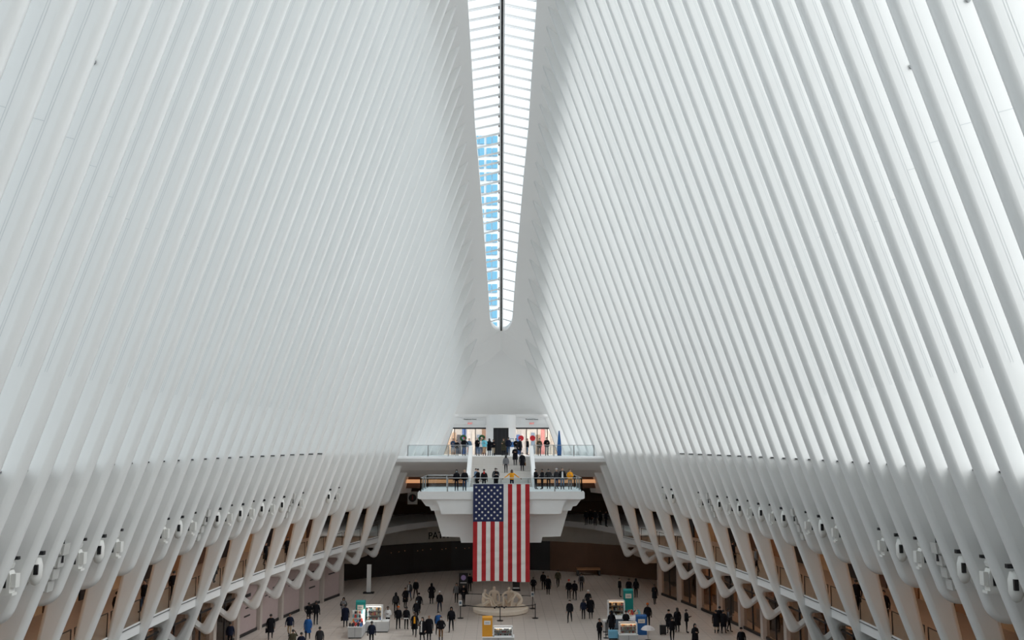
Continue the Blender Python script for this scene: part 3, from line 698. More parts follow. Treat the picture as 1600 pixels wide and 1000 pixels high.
FT = {27: 'A', 26: 'B', 25: 's', 23: 'A', 22: 'S', 21: 'B', 20: 'A', 19: 'B', 18: 'A', 17: 'B', 16: 'A', 15: 'B', 14: 'S', 13: 'A', 12: 'B', 11: 'A', 9: 's', 8: 'A', 7: 'B', 6: 'A', 5: 'S', 4: 'B', 3: 'A', 2: 'B', 1: 'A', 0: 'B', -1: 'A'}
LB = {'A': 'white boxy spotlight with round head hung between ribs of the %s', 'B': 'white twin oval floodlight hung between ribs of the %s', 'S': 'curved stack of four loudspeakers hung between ribs of the %s', 's': 'small camera bracket hung between ribs of the %s'}
CT = {'A': 'spotlight', 'B': 'floodlight', 'S': 'loudspeaker', 's': 'sensor'}
for side, sx in (('right', 1), ('left', -1)):
    for k, ty in FT.items():
        q = k - 10
        o = copy_tree(protos[ty]); sz = 0.8 if ty == 's' else 1.3
        o.location = (sx * (Xi(q - .4, 9.9) + 0.50), Yq(q) - 0.74, 10.2 if ty == 's' else 10.0); o.scale = (sx * sz, sz, sz)
        sn = 'wall above the lit shops' if sx > 0 else 'wall above the hoardings'
        tag(o, LB[ty] % sn, CT[ty], '%ss along the %s' % (CT[ty], sn))
for t in protos.values():
    for c in list(t.children):
        for d in list(c.children): bpy.data.objects.remove(d)
        bpy.data.objects.remove(c)
    bpy.data.objects.remove(t)

# round anchor points on the ribs
am = MB().lathe([(.07, 0), (.07, .05), (.03, .07)], n=10).mesh('anchor_point')
for side, sx in (('right', 1), ('left', -1)):
    for k in range(-3, 22, 2):
        q = k - 10
        o = obj('anchor_point', am, 'metal', walls[side], (sx * (Xi(q, 24.5) + 0.8), Yq(q) - .23, 24.5)); o.rotation_euler = (pi / 2, 0, 0)

# ================================================================== people
SKIN = ['skin0', 'skin1', 'skin2']
for n_, c in zip(SKIN, ((0.55, 0.34, 0.25), (0.36, 0.20, 0.13), (0.14, 0.075, 0.05))): M(n_, c, 0.6, noise=0.08)
CL = dict(black=(.008, .008, .011), navyc=(.010, .014, .032), char=(.03, .03, .034), grey=(.16, .16, .17), lgrey=(.42, .42, .43), jean=(.03, .06, .12), ljean=(.12, .19, .28),
          khaki=(.36, .27, .17), brown=(.16, .085, .04), whitec=(.72, .71, .70), cyan=(.18, .55, .66), orangec=(.78, .33, .02), redc=(.55, .03, .03), bluec=(.02, .09, .28), olive=(.06, .055, .035), rust=(.45, .10, .02), tan=(.5, .38, .26))
for n_, c in CL.items(): M('cloth_' + n_, c, 0.9, noise=0.25, scale=9, spec=0.15)
M('hair_dark', (.012, .009, .008), .6); M('hair_brown', (.06, .03, .015), .6); M('hair_grey', (.35, .34, .33), .6); M('hair_bald', (.36, .21, .15), .6); M('maskblue', (.25, .50, .62), .7); M('maskwhite', (.75, .75, .75), .7); M('maskblack', (.01, .01, .012), .7)

def skinned(J, E, root):         # joints {name: (pos, radius)}, edges, grown with Skin and Subdivision
    names = list(J); me = bpy.data.meshes.new('sk')
    me.from_pydata([J[n][0] for n in names], [(names.index(a), names.index(b)) for a, b in E], [])
    o = bpy.data.objects.new('sk', me); COL.objects.link(o)
    o.modifiers.new('s', 'SKIN')
    sv = me.skin_vertices[0].data
    for i, n in enumerate(names):
        r = J[n][1]; sv[i].radius = r if isinstance(r, tuple) else (r, r); sv[i].use_root = (n == root)
    sd = o.modifiers.new('d', 'SUBSURF'); sd.levels = 1; sd.render_levels = 1
    dg = bpy.context.evaluated_depsgraph_get(); dg.update()
    out = bpy.data.meshes.new_from_object(o.evaluated_get(dg))
    bpy.data.objects.remove(o); bpy.data.meshes.remove(me)
    return out
def body_joints(pose):
    # facing -Y, metres, 1.72 tall; legs: (knee, ankle) offsets, arms: (elbow, hand) positions for right (x<0) and left
    L = {'stand': (((.0, -.01), (.0, .0)), ((.0, .0), (.0, .02))), 'walk': (((-.02, -.16), (-.01, -.30)), ((.02, .02), (.01, .36))), 'walk2': (((-.02, .02), (-.01, .34)), ((.02, -.16), (.01, -.28))), 'stroll': (((.0, -.08), (.0, -.12)), ((.0, .03), (.0, .17)))}
    A = {'down': ((-.27, .02, 1.10), (-.27, -.06, .84)), 'phone': ((-.26, .0, 1.10), (-.08, -.25, 1.20)), 'swing': ((-.27, .08, 1.11), (-.27, .04, .86)), 'swing2': ((-.27, -.06, 1.11), (-.26, -.22, .90)), 'rail': ((-.28, -.12, 1.16), (-.20, -.36, 1.06)), 'wide': ((-.46, -.03, 1.18), (-.72, -.22, 1.02)), 'hip': ((-.40, .06, 1.12), (-.20, -.08, .98)), 'up': ((-.30, -.14, 1.26), (-.14, -.26, 1.50)), 'pocket': ((-.32, .04, 1.10), (-.20, -.08, .90))}
    lg, ra, la = pose; l = L[lg]
    J = {'pelvis': ((0, 0, .95), (.155, .115)), 'waist': ((0, 0, 1.10), (.14, .10)), 'chest': ((0, .0, 1.30), (.165, .11)), 'collar': ((0, .01, 1.42), (.11, .08)), 'neck': ((0, .0, 1.50), .052), 'jaw': ((0, -.02, 1.56), (.062, .07)), 'head': ((0, -.008, 1.635), (.078, .092)), 'crown': ((0, .0, 1.70), (.05, .06))}
    E = [('pelvis', 'waist'), ('waist', 'chest'), ('chest', 'collar'), ('collar', 'neck'), ('neck', 'jaw'), ('jaw', 'head'), ('head', 'crown')]
    for s, (kn, an), arm, t in ((-1, l[0], ra, 'r'), (1, l[1], la, 'l')):
        J['hip' + t] = ((s * .09, 0, .88), .085); J['knee' + t] = ((s * .10 + kn[0], kn[1], .49), .06); zf = .075 if abs(an[1]) < .3 else .12
        J['ankle' + t] = ((s * .10 + an[0], an[1], zf), .042); J['toe' + t] = ((s * .12 + an[0], an[1] - .17, .035), (.045, .03))
        E += [('pelvis', 'hip' + t), ('hip' + t, 'knee' + t), ('knee' + t, 'ankle' + t), ('ankle' + t, 'toe' + t)]
        e, h = A[arm]; e = Vector((-s * e[0], e[1], e[2])); h = Vector((-s * h[0], h[1], h[2]))
        J['sh' + t] = ((s * .19, 0.0, 1.40), .062); J['el' + t] = (tuple(e), .047); J['wr' + t] = (tuple(h), .03)
        d = (h - e).normalized(); J['palm' + t] = (tuple(h + d * .07), (.04, .02))
        E += [('collar', 'sh' + t), ('sh' + t, 'el' + t), ('el' + t, 'wr' + t), ('wr' + t, 'palm' + t)]
    return J, E
REG = {'neck': 0, 'jaw': 0, 'head': 0, 'crown': 0, 'palm': 0, 'waist': 1, 'chest': 1, 'collar': 1, 'sh': 1, 'el': 1, 'wr': 1, 'pelvis': 2, 'hip': 2, 'knee': 2, 'ankle': 3, 'toe': 3}
BODY = {}
def body(pose):
    if pose in BODY: return BODY[pose]
    J, E = body_joints(pose); me = skinned(J, E, 'pelvis')
    segs = [(Vector(J[a][0]), Vector(J[b][0]), a, b) for a, b in E]
    def reg(c):
        best = None
        for A, B, a, b in segs:
            t = max(0, min(1, (c - A).dot(B - A) / (B - A).length_squared)); d = (c - A - (B - A) * t).length
            if best is None or d < best[0]: best = (d, a if t < .5 else b)
        n = best[1]; n = n[:-1] if n not in REG else n
        return REG[n]
    mb = MB(); mb.v = [tuple(v.co) for v in me.vertices]; mb.f = [tuple(p.vertices) for p in me.polygons]; mb.m = [reg(p.center) for p in me.polygons]
    for t in 'rl':               # fingers and thumb closed on the palm
        w_ = Vector(J['wr' + t][0]); p = Vector(J['palm' + t][0]); d = (p - w_).normalized(); s = d.cross(Vector((0, 1, 0.2))).normalized(); c = d.cross(s)
        for k, ln in enumerate((.075, .085, .08, .062)):
            b = p + s * (k - 1.5) * .02; mb.tube([b - d * .02, b + d * ln * .55 + c * .008, b + d * ln + c * .03], [.011, .010, .007], 5, 0)
        b = w_ + d * .03 + s * .03; mb.tube([b, b + s * .025 + d * .03, b + s * .03 + d * .062], [.012, .011, .008], 5, 0)
    mb.tube([(0, -.095, 1.655), (0, -.122, 1.622), (0, -.1, 1.612)], [.008, .016, .012], 6, 0)   # nose
    for s in (-1, 1):
        mb.lathe([(.004, -.008), (.011, 0), (.004, .008)], (s * .032, -.096, 1.655), 6, 4)                   # eyes
        mb.lathe([(.008, -.03), (.016, 0), (.01, .032)], (s * .083, .005, 1.635), 6, 0)                      # ears
    mb.box(-.024, .024, -.100, -.088, 1.577, 1.585, 5)                                                      # mouth
    out = mb.mesh('person', True); bpy.data.meshes.remove(me); BODY[pose] = out
    return out
def loft(rows, n=14):            # rows of (z, rx, ry, y)
    mb = MB(); vs = [(rx * cos(2 * pi * k / n), y + ry * sin(2 * pi * k / n), z) for z, rx, ry, y in rows for k in range(n)]
    fs = [(i * n + k, i * n + (k + 1) % n, (i + 1) * n + (k + 1) % n, (i + 1) * n + k) for i in range(len(rows) - 1) for k in range(n)]
    return mb.add(vs, fs)
CACHE = {
    'jacket': loft([(.86, .215, .155, 0), (.95, .225, .165, 0), (1.12, .215, .155, 0), (1.32, .235, .155, 0), (1.42, .20, .13, .01), (1.49, .09, .085, .01)]).mesh('jacket', True),
    'coat': loft([(.52, .245, .20, .01), (.75, .235, .18, .01), (.95, .225, .17, 0), (1.12, .21, .155, 0), (1.32, .235, .155, 0), (1.42, .20, .13, .01), (1.49, .09, .085, .01)]).mesh('coat', True),
    'shirt': loft([(.92, .185, .14, 0), (1.10, .175, .125, 0), (1.30, .20, .135, 0), (1.41, .17, .11, .01), (1.46, .08, .075, .01)]).mesh('shirt', True),
    'skirt': loft([(.50, .27, .22, 0), (.80, .20, .155, 0), (1.02, .17, .125, 0)]).mesh('skirt', True),
    'hair': loft([(1.60, .088, .055, .05), (1.64, .096, .085, .025), (1.70, .085, .085, .01), (1.735, .05, .05, .005), (1.745, .01, .01, 0)]).mesh('hair', True),
    'long_hair': loft([(1.34, .10, .05, .075), (1.48, .115, .065, .065), (1.60, .105, .075, .04), (1.68, .098, .095, .015), (1.73, .06, .06, .005), (1.75, .01, .01, 0)]).mesh('hair', True),
    'hood': loft([(1.42, .12, .10, .01), (1.52, .105, .085, .03), (1.62, .112, .09, .025), (1.72, .085, .085, .01), (1.765, .02, .02, 0)]).mesh('hood', True),
    'hat': loft([(1.665, .102, .108, 0), (1.70, .10, .105, 0), (1.75, .075, .08, 0), (1.775, .015, .015, 0)]).mesh('knit_hat', True),
    'mask': loft([(1.555, .055, .05, -.045), (1.585, .064, .06, -.055), (1.615, .07, .062, -.052)]).mesh('face_mask', True),
}
bk = MB(); bk.prism([(-.15, .98), (.15, .98), (.17, 1.2), (.13, 1.42), (-.13, 1.42), (-.17, 1.2)], lambda p, y: (p[0], y, p[1]), .12, .30); CACHE['backpack'] = bk.mesh('backpack')
bg_ = MB(); bg_.box(.24, .34, -.18, .14, .50, .78); bg_.tube([(.29, -.12, .78), (.29, -.06, .90), (.29, .02, .90), (.29, .08, .78)], .012, 5); CACHE['bag'] = bg_.mesh('bag')
for nm in list(CACHE): CACHE[nm].materials.append(MATS['black'])
def setmat(o, i, m):
    o.material_slots[i].link = 'OBJECT'; o.material_slots[i].material = MATS[m]
people = []
def person(loc, rz, label, pose=('stand', 'down', 'down'), top='black', legs='black', hair='hair_dark', skin=1, outer='jacket', style='hair', mask=None, extra=(), h=1.72, shirt=None, group=None):
    me = body(pose)
    if not me.materials:
        for m in ('skin1', 'cloth_black', 'cloth_black', 'black', 'black', 'skin2'): me.materials.append(MATS[m])
    o = bpy.data.objects.new('person', me); COL.objects.link(o); o.location = loc; o.rotation_euler = (0, 0, rz)
    s = h / 1.74; o.scale = (s, s, s)
    setmat(o, 0, SKIN[skin]); setmat(o, 1, 'cloth_' + top); setmat(o, 2, 'cloth_' + legs); setmat(o, 3, 'cloth_char'); setmat(o, 5, SKIN[min(2, skin + 1)])
    tag(o, label, 'person', group or 'people in the hall')
    def part(kind, name, mat):
        c = bpy.data.objects.new(name, CACHE[kind]); COL.objects.link(c); c.parent = o; setmat(c, 0, mat); return c
    if outer: part(outer, outer if outer != 'shirt' else 'shirt', 'cloth_' + (shirt or top))
    if style != 'bald': part(style, {'hair': 'hair', 'long_hair': 'hair', 'hood': 'hood', 'hat': 'knit_hat'}[style], hair)
    if mask: part('mask', 'face_mask', 'mask' + mask)
    for e in extra:
        if e[0] == 'skirt': part('skirt', 'skirt', 'cloth_' + e[1])
        else: part(e[0], e[0], 'cloth_' + e[1])
    people.append(o); return o
W, W2, ST, SR = 'walk', 'walk2', 'stand', 'stroll'
FRONT, BACK = 0.0, pi
def gp(x, y): return G(x, y, 0.0)
PW_ = (W, 'swing', 'swing2'); PW2 = (W2, 'swing2', 'swing'); PS = (ST, 'down', 'down'); PH = (ST, 'phone', 'phone'); PO = (ST, 'pocket', 'pocket'); PSR = (SR, 'swing', 'down'); PHW = (SR, 'phone', 'down')
FLOOR = [
 # x, y, turn, pose, label, options
 (616, 959, BACK, PS, 'person in a black hooded coat with a backpack, behind the orange collared walker', dict(style='hood', hair='cloth_black', extra=[('backpack', 'char')])),
 (619.5, 983.5, BACK, PSR, 'person in a black coat with an orange fur collar walking away', dict(style='hat', hair='cloth_rust')),
 (632.2, 984, BACK, PS, 'person in a black jacket with a white shirt hem showing', dict(shirt='black', extra=[])),
 (631, 950, R(40), PO, 'person in black leaning toward a companion with a light scarf', dict(outer='coat')),
 (637.5, 939, R(-20), PHW, 'person in an open dark coat with a pale scarf on the brown floor', dict(top='char', legs='jean')),
 (647.5, 935, FRONT, PW_, 'bald person in black walking out of the dark passage', dict(style='bald', skin=0)),
 (652, 960, R(15), PW_, 'person in black with a white face mask and cap', dict(mask='white', style='hat', hair='cloth_black')),
 (648, 972, R(20), PSR, 'person in black with a pale blue face mask behind the orange shirt', dict(mask='blue')),
 (645, 994, FRONT, PW2, 'person in an open black coat over an orange shirt', dict(skin=2, outer='coat', top='black', extra=[])),
 (657, 1003, R(-10), PHW, 'person in a dark coat with a long white scarf holding a phone', dict(style='long_hair', outer='coat', skin=0)),
 (667.5, 1002, FRONT, PSR, 'tall person in a long black overcoat beside the white scarf', dict(style='bald', skin=1, outer='coat', h=1.84)),
 (672, 944, BACK, PO, 'broad person in a long black cape walking toward the dark passage', dict(outer='coat', style='hood', hair='cloth_black', h=1.8)),
 (684.5, 957, FRONT, PW_, 'person in a dark jacket with a cream knit hat', dict(style='hat', hair='cloth_whitec', legs='navyc')),
 (682, 993, R(10), PW2, 'person in a bright blue scarf and white mask', dict(mask='white', top='navyc', shirt='bluec')),
 (686, 1002, FRONT, PO, 'person with a blue mask, black jacket and brown trousers', dict(mask='blue', legs='brown', style='hair', hair='hair_brown')),
 (702.5, 987, FRONT, PW_, 'lone person in a black hooded parka walking on the tiles', dict(style='hood', hair='cloth_black', outer='jacket', h=1.8)),
 (711, 942, FRONT, PS, 'person with long hair and a grey top beside the rope barrier', dict(style='long_hair', shirt='grey')),
 (722, 945, FRONT, PH, 'person in black holding a phone beside the rope barrier', dict(skin=0)),
 (732, 925, BACK, PS, 'person in black at the edge of the dark passage behind the sculpture', dict()),
 (888, 972.5, FRONT, PW_, 'person in black with white shoes walking alone past the sculpture', dict(mask='white')),
 (909.5, 968, BACK, PS, 'shorter person of the pair in black with a dark blue hood', dict(top='navyc', style='long_hair', h=1.6)),
 (920.8, 967, BACK, PS, 'taller person of the pair in black with brown shoes', dict(outer='coat', h=1.78)),
 (917, 955, FRONT, PSR, 'person with a white hat behind the pair in black', dict(style='hat', hair='cloth_whitec')),
 (887, 936, BACK, PSR, 'person in black with a red collar walking toward the ramp', dict(style='hat', hair='cloth_redc')),
 (896, 937.5, BACK, PW2, 'person in black striding beside the red collar', dict()),
 (906.5, 924, BACK, PSR, 'person in a grey blue jacket with a backpack beside the ramp', dict(top='grey', legs='navyc', extra=[('backpack', 'char')])),
 (854.5, 929, FRONT, PS, 'person in black standing in the shade between the sculpture and the bench', dict(outer='coat')),
 (847, 922, BACK, PS, 'person in black with a backpack in the shade between the sculpture and the bench', dict(extra=[('backpack', 'black')])),
 (831.5, 929, BACK, PO, 'stocky person in black beside the poster stand', dict(h=1.62)),
 (870, 918, BACK, PW_, 'person in dark clothes walking into the brown passage', dict(top='olive')),
 (966.5, 933, R(90), PS, 'thin person in black standing sideways near the ramp', dict()),
 (981, 934, FRONT, PS, 'person in a black coat close beside a companion near the ramp', dict(outer='coat')),
 (992, 934, BACK, PS, 'person in black with a hood beside the black coat near the ramp', dict(style='hood', hair='cloth_black')),
 (934.5, 1005, R(30), PH, 'person in black with cropped hair near the grey bin', dict()),
 (953.5, 991.5, BACK, PS, 'customer in a black hood at the dark blue counter', dict(style='hood', hair='cloth_black', outer='coat')),
 (976, 991, R(150), PH, 'customer in black looking down at the dark blue counter', dict(skin=0, outer='coat')),
 (1010, 981.5, BACK, PS, 'person in a black jacket with red hair behind the umbrellas', dict(style='hat', hair='cloth_rust', h=1.86)),
 (1021, 944, R(20), PHW, 'person in black at the foot of the first shop column', dict(outer='coat')),
 (1043, 990, BACK, PO, 'person in a wide black coat pulling a suitcase', dict(outer='coat', style='hat', hair='cloth_black')),
 (1048, 1003, BACK, PW_, 'person in black stepping beside the suitcase', dict()),
 (1056.3, 988, BACK, PS, 'person with long black hair and a long dark coat', dict(style='long_hair', outer='coat', h=1.8)),
 (1070.7, 989, R(80), PH, 'slim person in black with a white mask and tan shoes', dict(mask='white')),
 (1084, 1015, FRONT, PH, 'person in a black headscarf holding a small white paper', dict(style='hood', hair='cloth_black', outer='coat', skin=0)),
 (1117, 990, BACK, PS, 'person in a black short coat with bare legs', dict(outer='coat', legs='tan')),
 (1122.8, 987, BACK, PS, 'tall person in black in the middle of the group by the doors', dict(h=1.86)),
 (1128.5, 990, R(160), PSR, 'person in black trousers and coat stepping in the group by the doors', dict(outer='coat')),
 (1136.8, 987, R(70), (SR, 'phone', 'hip'), 'person in a striped top with a grey scarf in the group by the doors', dict(top='grey', shirt='char')),
 (1156.5, 1022, BACK, PS, 'person in a black hat in front of the shop column', dict(style='hat', hair='cloth_black')),
 (419.5, 1000, R(200), PW_, 'person in a bulky black coat with a bag beside the hoarding', dict(outer='coat', h=1.82, extra=[('bag', 'black')])),
 (449.5, 996, R(10), PW2, 'person in a dark jacket and khaki trousers beside the hoarding', dict(legs='khaki', top='navyc')),
 (479.5, 976, BACK, PO, 'person in a black puffer jacket beside a taller companion', dict(h=1.68)),
 (490.8, 976.5, R(190), PS, 'tall person in black next to the last hoarding panel', dict(h=1.84, legs='black')),
 (478, 1000, FRONT, PW_, 'person in a long blue coat with a white mask', dict(top='bluec', outer='coat', mask='white')),
 (454, 1025, BACK, ('stand', 'up', 'down'), 'person in brown raising a hand to the head', dict(top='olive')),
 (467, 1030, BACK, PS, 'person with short black hair behind the raised hand', dict(top='navyc')),
 (496, 1020, BACK, PS, 'person in an open black coat over a pale shirt', dict(top='char')),
 (356, 1012, BACK, PS, 'person with dark hair in front of the dark shop beside the hoardings', dict(top='navyc')),
 (534, 968, FRONT, PH, 'person in a dark hood with white and orange shoulders', dict(style='hood', hair='cloth_black', shirt='grey')),
 (537, 980, BACK, PSR, 'person in a dark navy suit with a bag beside the teal sign', dict(top='navyc', outer='coat', extra=[('bag', 'black')])),
 (577.5, 1010, BACK, PS, 'person in a navy jacket in front of the white counters', dict(top='navyc', skin=2)),
]
for x, y, rz, pose, lab, kw in FLOOR: person(gp(x, y), rz + random.uniform(-.2, .2), lab, pose, **dict(dict(skin=random.choice((0, 1, 1, 2))), **kw))
# scarves, shirts that show in open coats
def accent(o, name, mat, z0, z1, wd): 
    c = MB().add([(-wd, -.22, z0), (wd, -.22, z0), (wd * .8, -.17, z1), (-wd * .8, -.17, z1), (-wd, -.15, z0), (wd, -.15, z0), (wd * .8, -.1, z1), (-wd * .8, -.1, z1)], [(0, 1, 2, 3), (7, 6, 5, 4), (0, 3, 7, 4), (1, 5, 6, 2), (3, 2, 6, 7), (0, 4, 5, 1)]).build(name, 'cloth_' + mat, o)
def find(word): return [p for p in people if word in p['label']][0]
accent(find('over an orange shirt'), 'shirt_front', 'orangec', .95, 1.42, .07)
accent(find('long white scarf'), 'scarf', 'whitec', .72, 1.45, .05)
accent(find('pale scarf'), 'scarf', 'lgrey', .95, 1.45, .08)
accent(find('bright blue scarf'), 'scarf', 'bluec', 1.1, 1.45, .1)
accent(find('over a pale shirt'), 'shirt_front', 'lgrey', .95, 1.42, .06)
for lab, y0, y1, wd, mt in (('shirt hem', .84, .90, .2, 'whitec'),):
    o = find(lab); MB().box(-.17, .17, .12, .175, .84, .91).build('shirt_hem', 'cloth_whitec', o)

# upper balcony, on the stairs and on the landing
def ub_(x, yd): return Vector((P(x, 705, yd).x, yd, ZU + 0.02))
UP = [
 (706, 94.5, FRONT, PH, 'person in a blue jacket and pale jeans behind the exit doors rail', dict(top='jean', legs='ljean')),
 (712, 88.3, FRONT, (ST, 'rail', 'rail'), 'person in black leaning on the rail in jeans, beside the stairs', dict(legs='jean', h=1.55)),
 (723, 88.5, BACK, (ST, 'hip', 'rail'), 'person in black with a red cap at the balcony rail', dict(style='hat', hair='cloth_redc', h=1.8, legs='navyc')),
 (744, 90.0, R(30), PH, 'bald person in black holding a phone at the top of the stairs', dict(style='bald', legs='jean', h=1.82)),
 (749.5, 92, FRONT, PS, 'person in a white top behind the bald phone holder', dict(top='whitec', legs='jean')),
 (755, 89.6, FRONT, PH, 'person in a bright cyan jacket and khaki trousers', dict(top='cyan', legs='khaki', h=1.8)),
 (762.5, 90.2, R(200), PS, 'person with long dark hair and a black coat beside the cyan jacket', dict(style='long_hair', outer='coat', legs='jean')),
 (769, 89.8, R(20), PH, 'person in black with tan trousers at the top of the stairs', dict(legs='khaki', h=1.62)),
 (785, 90.6, R(-30), PH, 'person with brown hair and an olive coat in front of the lift', dict(top='olive', style='long_hair', hair='hair_brown', outer='coat', skin=0)),
 (792.5, 90.2, R(200), PO, 'person in a navy coat beside the blue notice', dict(top='navyc', legs='jean', h=1.84)),
 (804.5, 91.0, FRONT, PH, 'person in black with a blue mask beside the red disc doors', dict(mask='blue', legs='black')),
 (810.5, 91.6, R(40), PS, 'person in a long black coat beside the blue mask', dict(outer='coat', mask='white')),
 (822.5, 93.5, R(90), PS, 'person in a black hood behind the balustrade by the red discs', dict(legs='ljean')),
 (841, 88.6, FRONT, PH, 'person in a dark brown jacket at the balcony rail near the feather banner', dict(top='olive', mask='white', legs='navyc')),
 (852.5, 88.9, FRONT, (ST, 'rail', 'phone'), 'person in black with grey trousers at the balcony rail near the feather banner', dict(legs='grey', h=1.82)),
 (731, 95, FRONT, PS, 'person in a pale blue top and red trousers near the doors', dict(top='ljean', legs='redc')),
]
for x, yd, rz, pose, lab, kw in UP: person(ub_(x, yd), rz, lab, pose, **dict(dict(skin=random.choice((0, 1))), **kw))
def on_stairs(x, i, dy): 
    yd = y_bot + (i + .5) * run + dy
    return Vector((P(x, 725, yd).x, yd, ZN + (i + 1) * rise))
person(on_stairs(803, 10, .06), FRONT, 'person in a long black coat coming down the stairs with a blue mask', PH, outer='coat', mask='blue', h=1.8)
person(on_stairs(814, 7, .06), FRONT, 'person in black carrying a brown bag down the stairs', PS, outer='coat', mask='blue', extra=[('bag', 'brown')])
person(on_stairs(788.5, 6, -.06), BACK, 'person with long hair and a grey jacket climbing the stairs in white shoes', PS, top='grey', style='long_hair', h=1.66)
def ln(x, yd): return Vector((P(x, 760, yd).x, yd, ZN))
LA = [
 (772, 80.6, BACK, PS, 'person with dark hair and a grey jacket at the foot of the stairs', dict(top='char', h=1.7)),
 (773.5, 79.0, FRONT, PH, 'person in a black and white jacket with a blue mask on the landing', dict(top='grey', mask='blue', shirt='black')),
 (797.5, 75.2, FRONT, (ST, 'wide', 'wide'), 'person in an orange shirt with arms spread on the railing', dict(top='orangec', outer='shirt', style='long_hair', legs='navyc', skin=2)),
 (711, 75.0, FRONT, PS, 'person in black with a blue mask and a brown scarf at the landing rail', dict(mask='blue', style='hood', hair='cloth_black', legs='navyc')),
 (723.5, 74.9, BACK, PS, 'broad person in a black jacket and blue jeans at the landing rail', dict(legs='jean', style='bald', h=1.76)),
 (741.5, 78.8, R(60), PHW, 'person in a light blue jacket on the landing', dict(top='ljean')),
 (744.5, 76.9, R(-60), (ST, 'rail', 'down'), 'person in black reaching out an arm toward the red scarf', dict(style='hat', hair='cloth_black')),
 (754, 75.8, FRONT, PS, 'person in black with a red face covering on the landing', dict(top='black', style='hat', hair='cloth_char')),
 (835, 77.6, R(120), PH, 'person in black with bare arms on the landing beside the far balustrade end', dict(top='black')),
 (845, 77.4, R(-120), (ST, 'rail', 'hip'), 'person in black facing a companion on the landing beside the far balustrade end', dict()),
 (855, 77.8, BACK, PO, 'person in black standing apart on the landing beside the far balustrade end', dict(top='char')),
 (867.5, 77.9, R(30), PS, 'person in a dark grey jacket with a grey knit hat on the landing', dict(style='hat', hair='cloth_lgrey', top='char', legs='jean')),
 (876.5, 77.0, FRONT, PS, 'tall person in an open black jacket over white, on the landing', dict(legs='ljean', h=1.84)),
 (888.5, 77.0, FRONT, PH, 'person in an orange and black jacket taking a picture', dict(top='orangec', shirt='orangec', legs='grey')),
]
for x, yd, rz, pose, lab, kw in LA: person(ln(x, yd), rz, lab, pose, **dict(dict(skin=random.choice((0, 1))), **kw))
accent(find('over white, on the landing'), 'shirt_front', 'whitec', .92, 1.42, .07)
accent(find('red face covering'), 'neck_scarf', 'redc', 1.38, 1.58, .06)

# galleries
def gal(side, q, off): return Vector((side * (Xi(q, 5) + off), Yq(q), ZG))
GA = [(-1, 12.9, 1.3, 'person in a black coat at the gallery rail above the hoardings near the passage', 'coat'), (-1, 5.0, 1.2, 'person in black at the gallery rail behind a spotlight rib', 'jacket'), (-1, 3.2, 1.4, 'person in jeans walking along the gallery above the hoardings', 'jacket'), (-1, 14.8, 1.1, 'person in black looking down from the gallery above the hoardings', 'coat'), (-1, 8.7, 1.6, 'person in a dark coat against the orange shop of the gallery above the hoardings', 'coat'), (-1, 1.2, 1.2, 'person in black at the gallery above the dark shop, behind a lobe', 'jacket'),
      (1, 13.0, 1.2, 'person in black at the gallery rail above the lit shops', 'coat'), (1, 10.9, 1.3, 'person in grey leaning on the gallery rail above the lit shops', 'jacket'), (1, 3.0, 1.3, 'person in a black coat walking along the gallery above the lit shops', 'coat'), (1, 1.1, 1.2, 'person in black at the gallery above the lit shops beside the orange shop', 'jacket')]
for sd, q, off, lab, out in GA: person(gal(sd, q, off), random.uniform(0, 6), lab, PSR, outer=out, legs='jean' if 'jeans' in lab else 'black', top='grey' if 'grey' in lab else 'black')
for i, (x, yd) in enumerate(((914, 101.6), (921, 102.6), (928, 100.8), (936, 101.6), (945, 99.6))):
    person(Vector((P(x, 800, yd).x, yd, ZG)), random.uniform(0, 6), 'person in black standing in the shade of the curved end gallery', PS, outer='coat' if i % 2 else 'jacket', h=1.7 + .04 * (i % 3), group='people on the curved end gallery')

# suitcase
sp = gp(1040, 992); su = empty('suitcase', sp); tag(su, 'black wheeled suitcase beside the person in a wide black coat', 'suitcase')
MB().box(-.55, -.1, -.2, .05, .08, .72).build('case_body', 'black', su); MB().tube([(-.2, 0, .7), (-.2, 0, 1.0), (-.45, 0, 1.0), (-.45, 0, .7)], .015, 5).build('pull_handle', 'metal', su)
for x in (-.5, -.15): MB().lathe([(.05, -.02), (.05, .02)], (x, -.1, .05), 8).build('wheel', 'black', su)

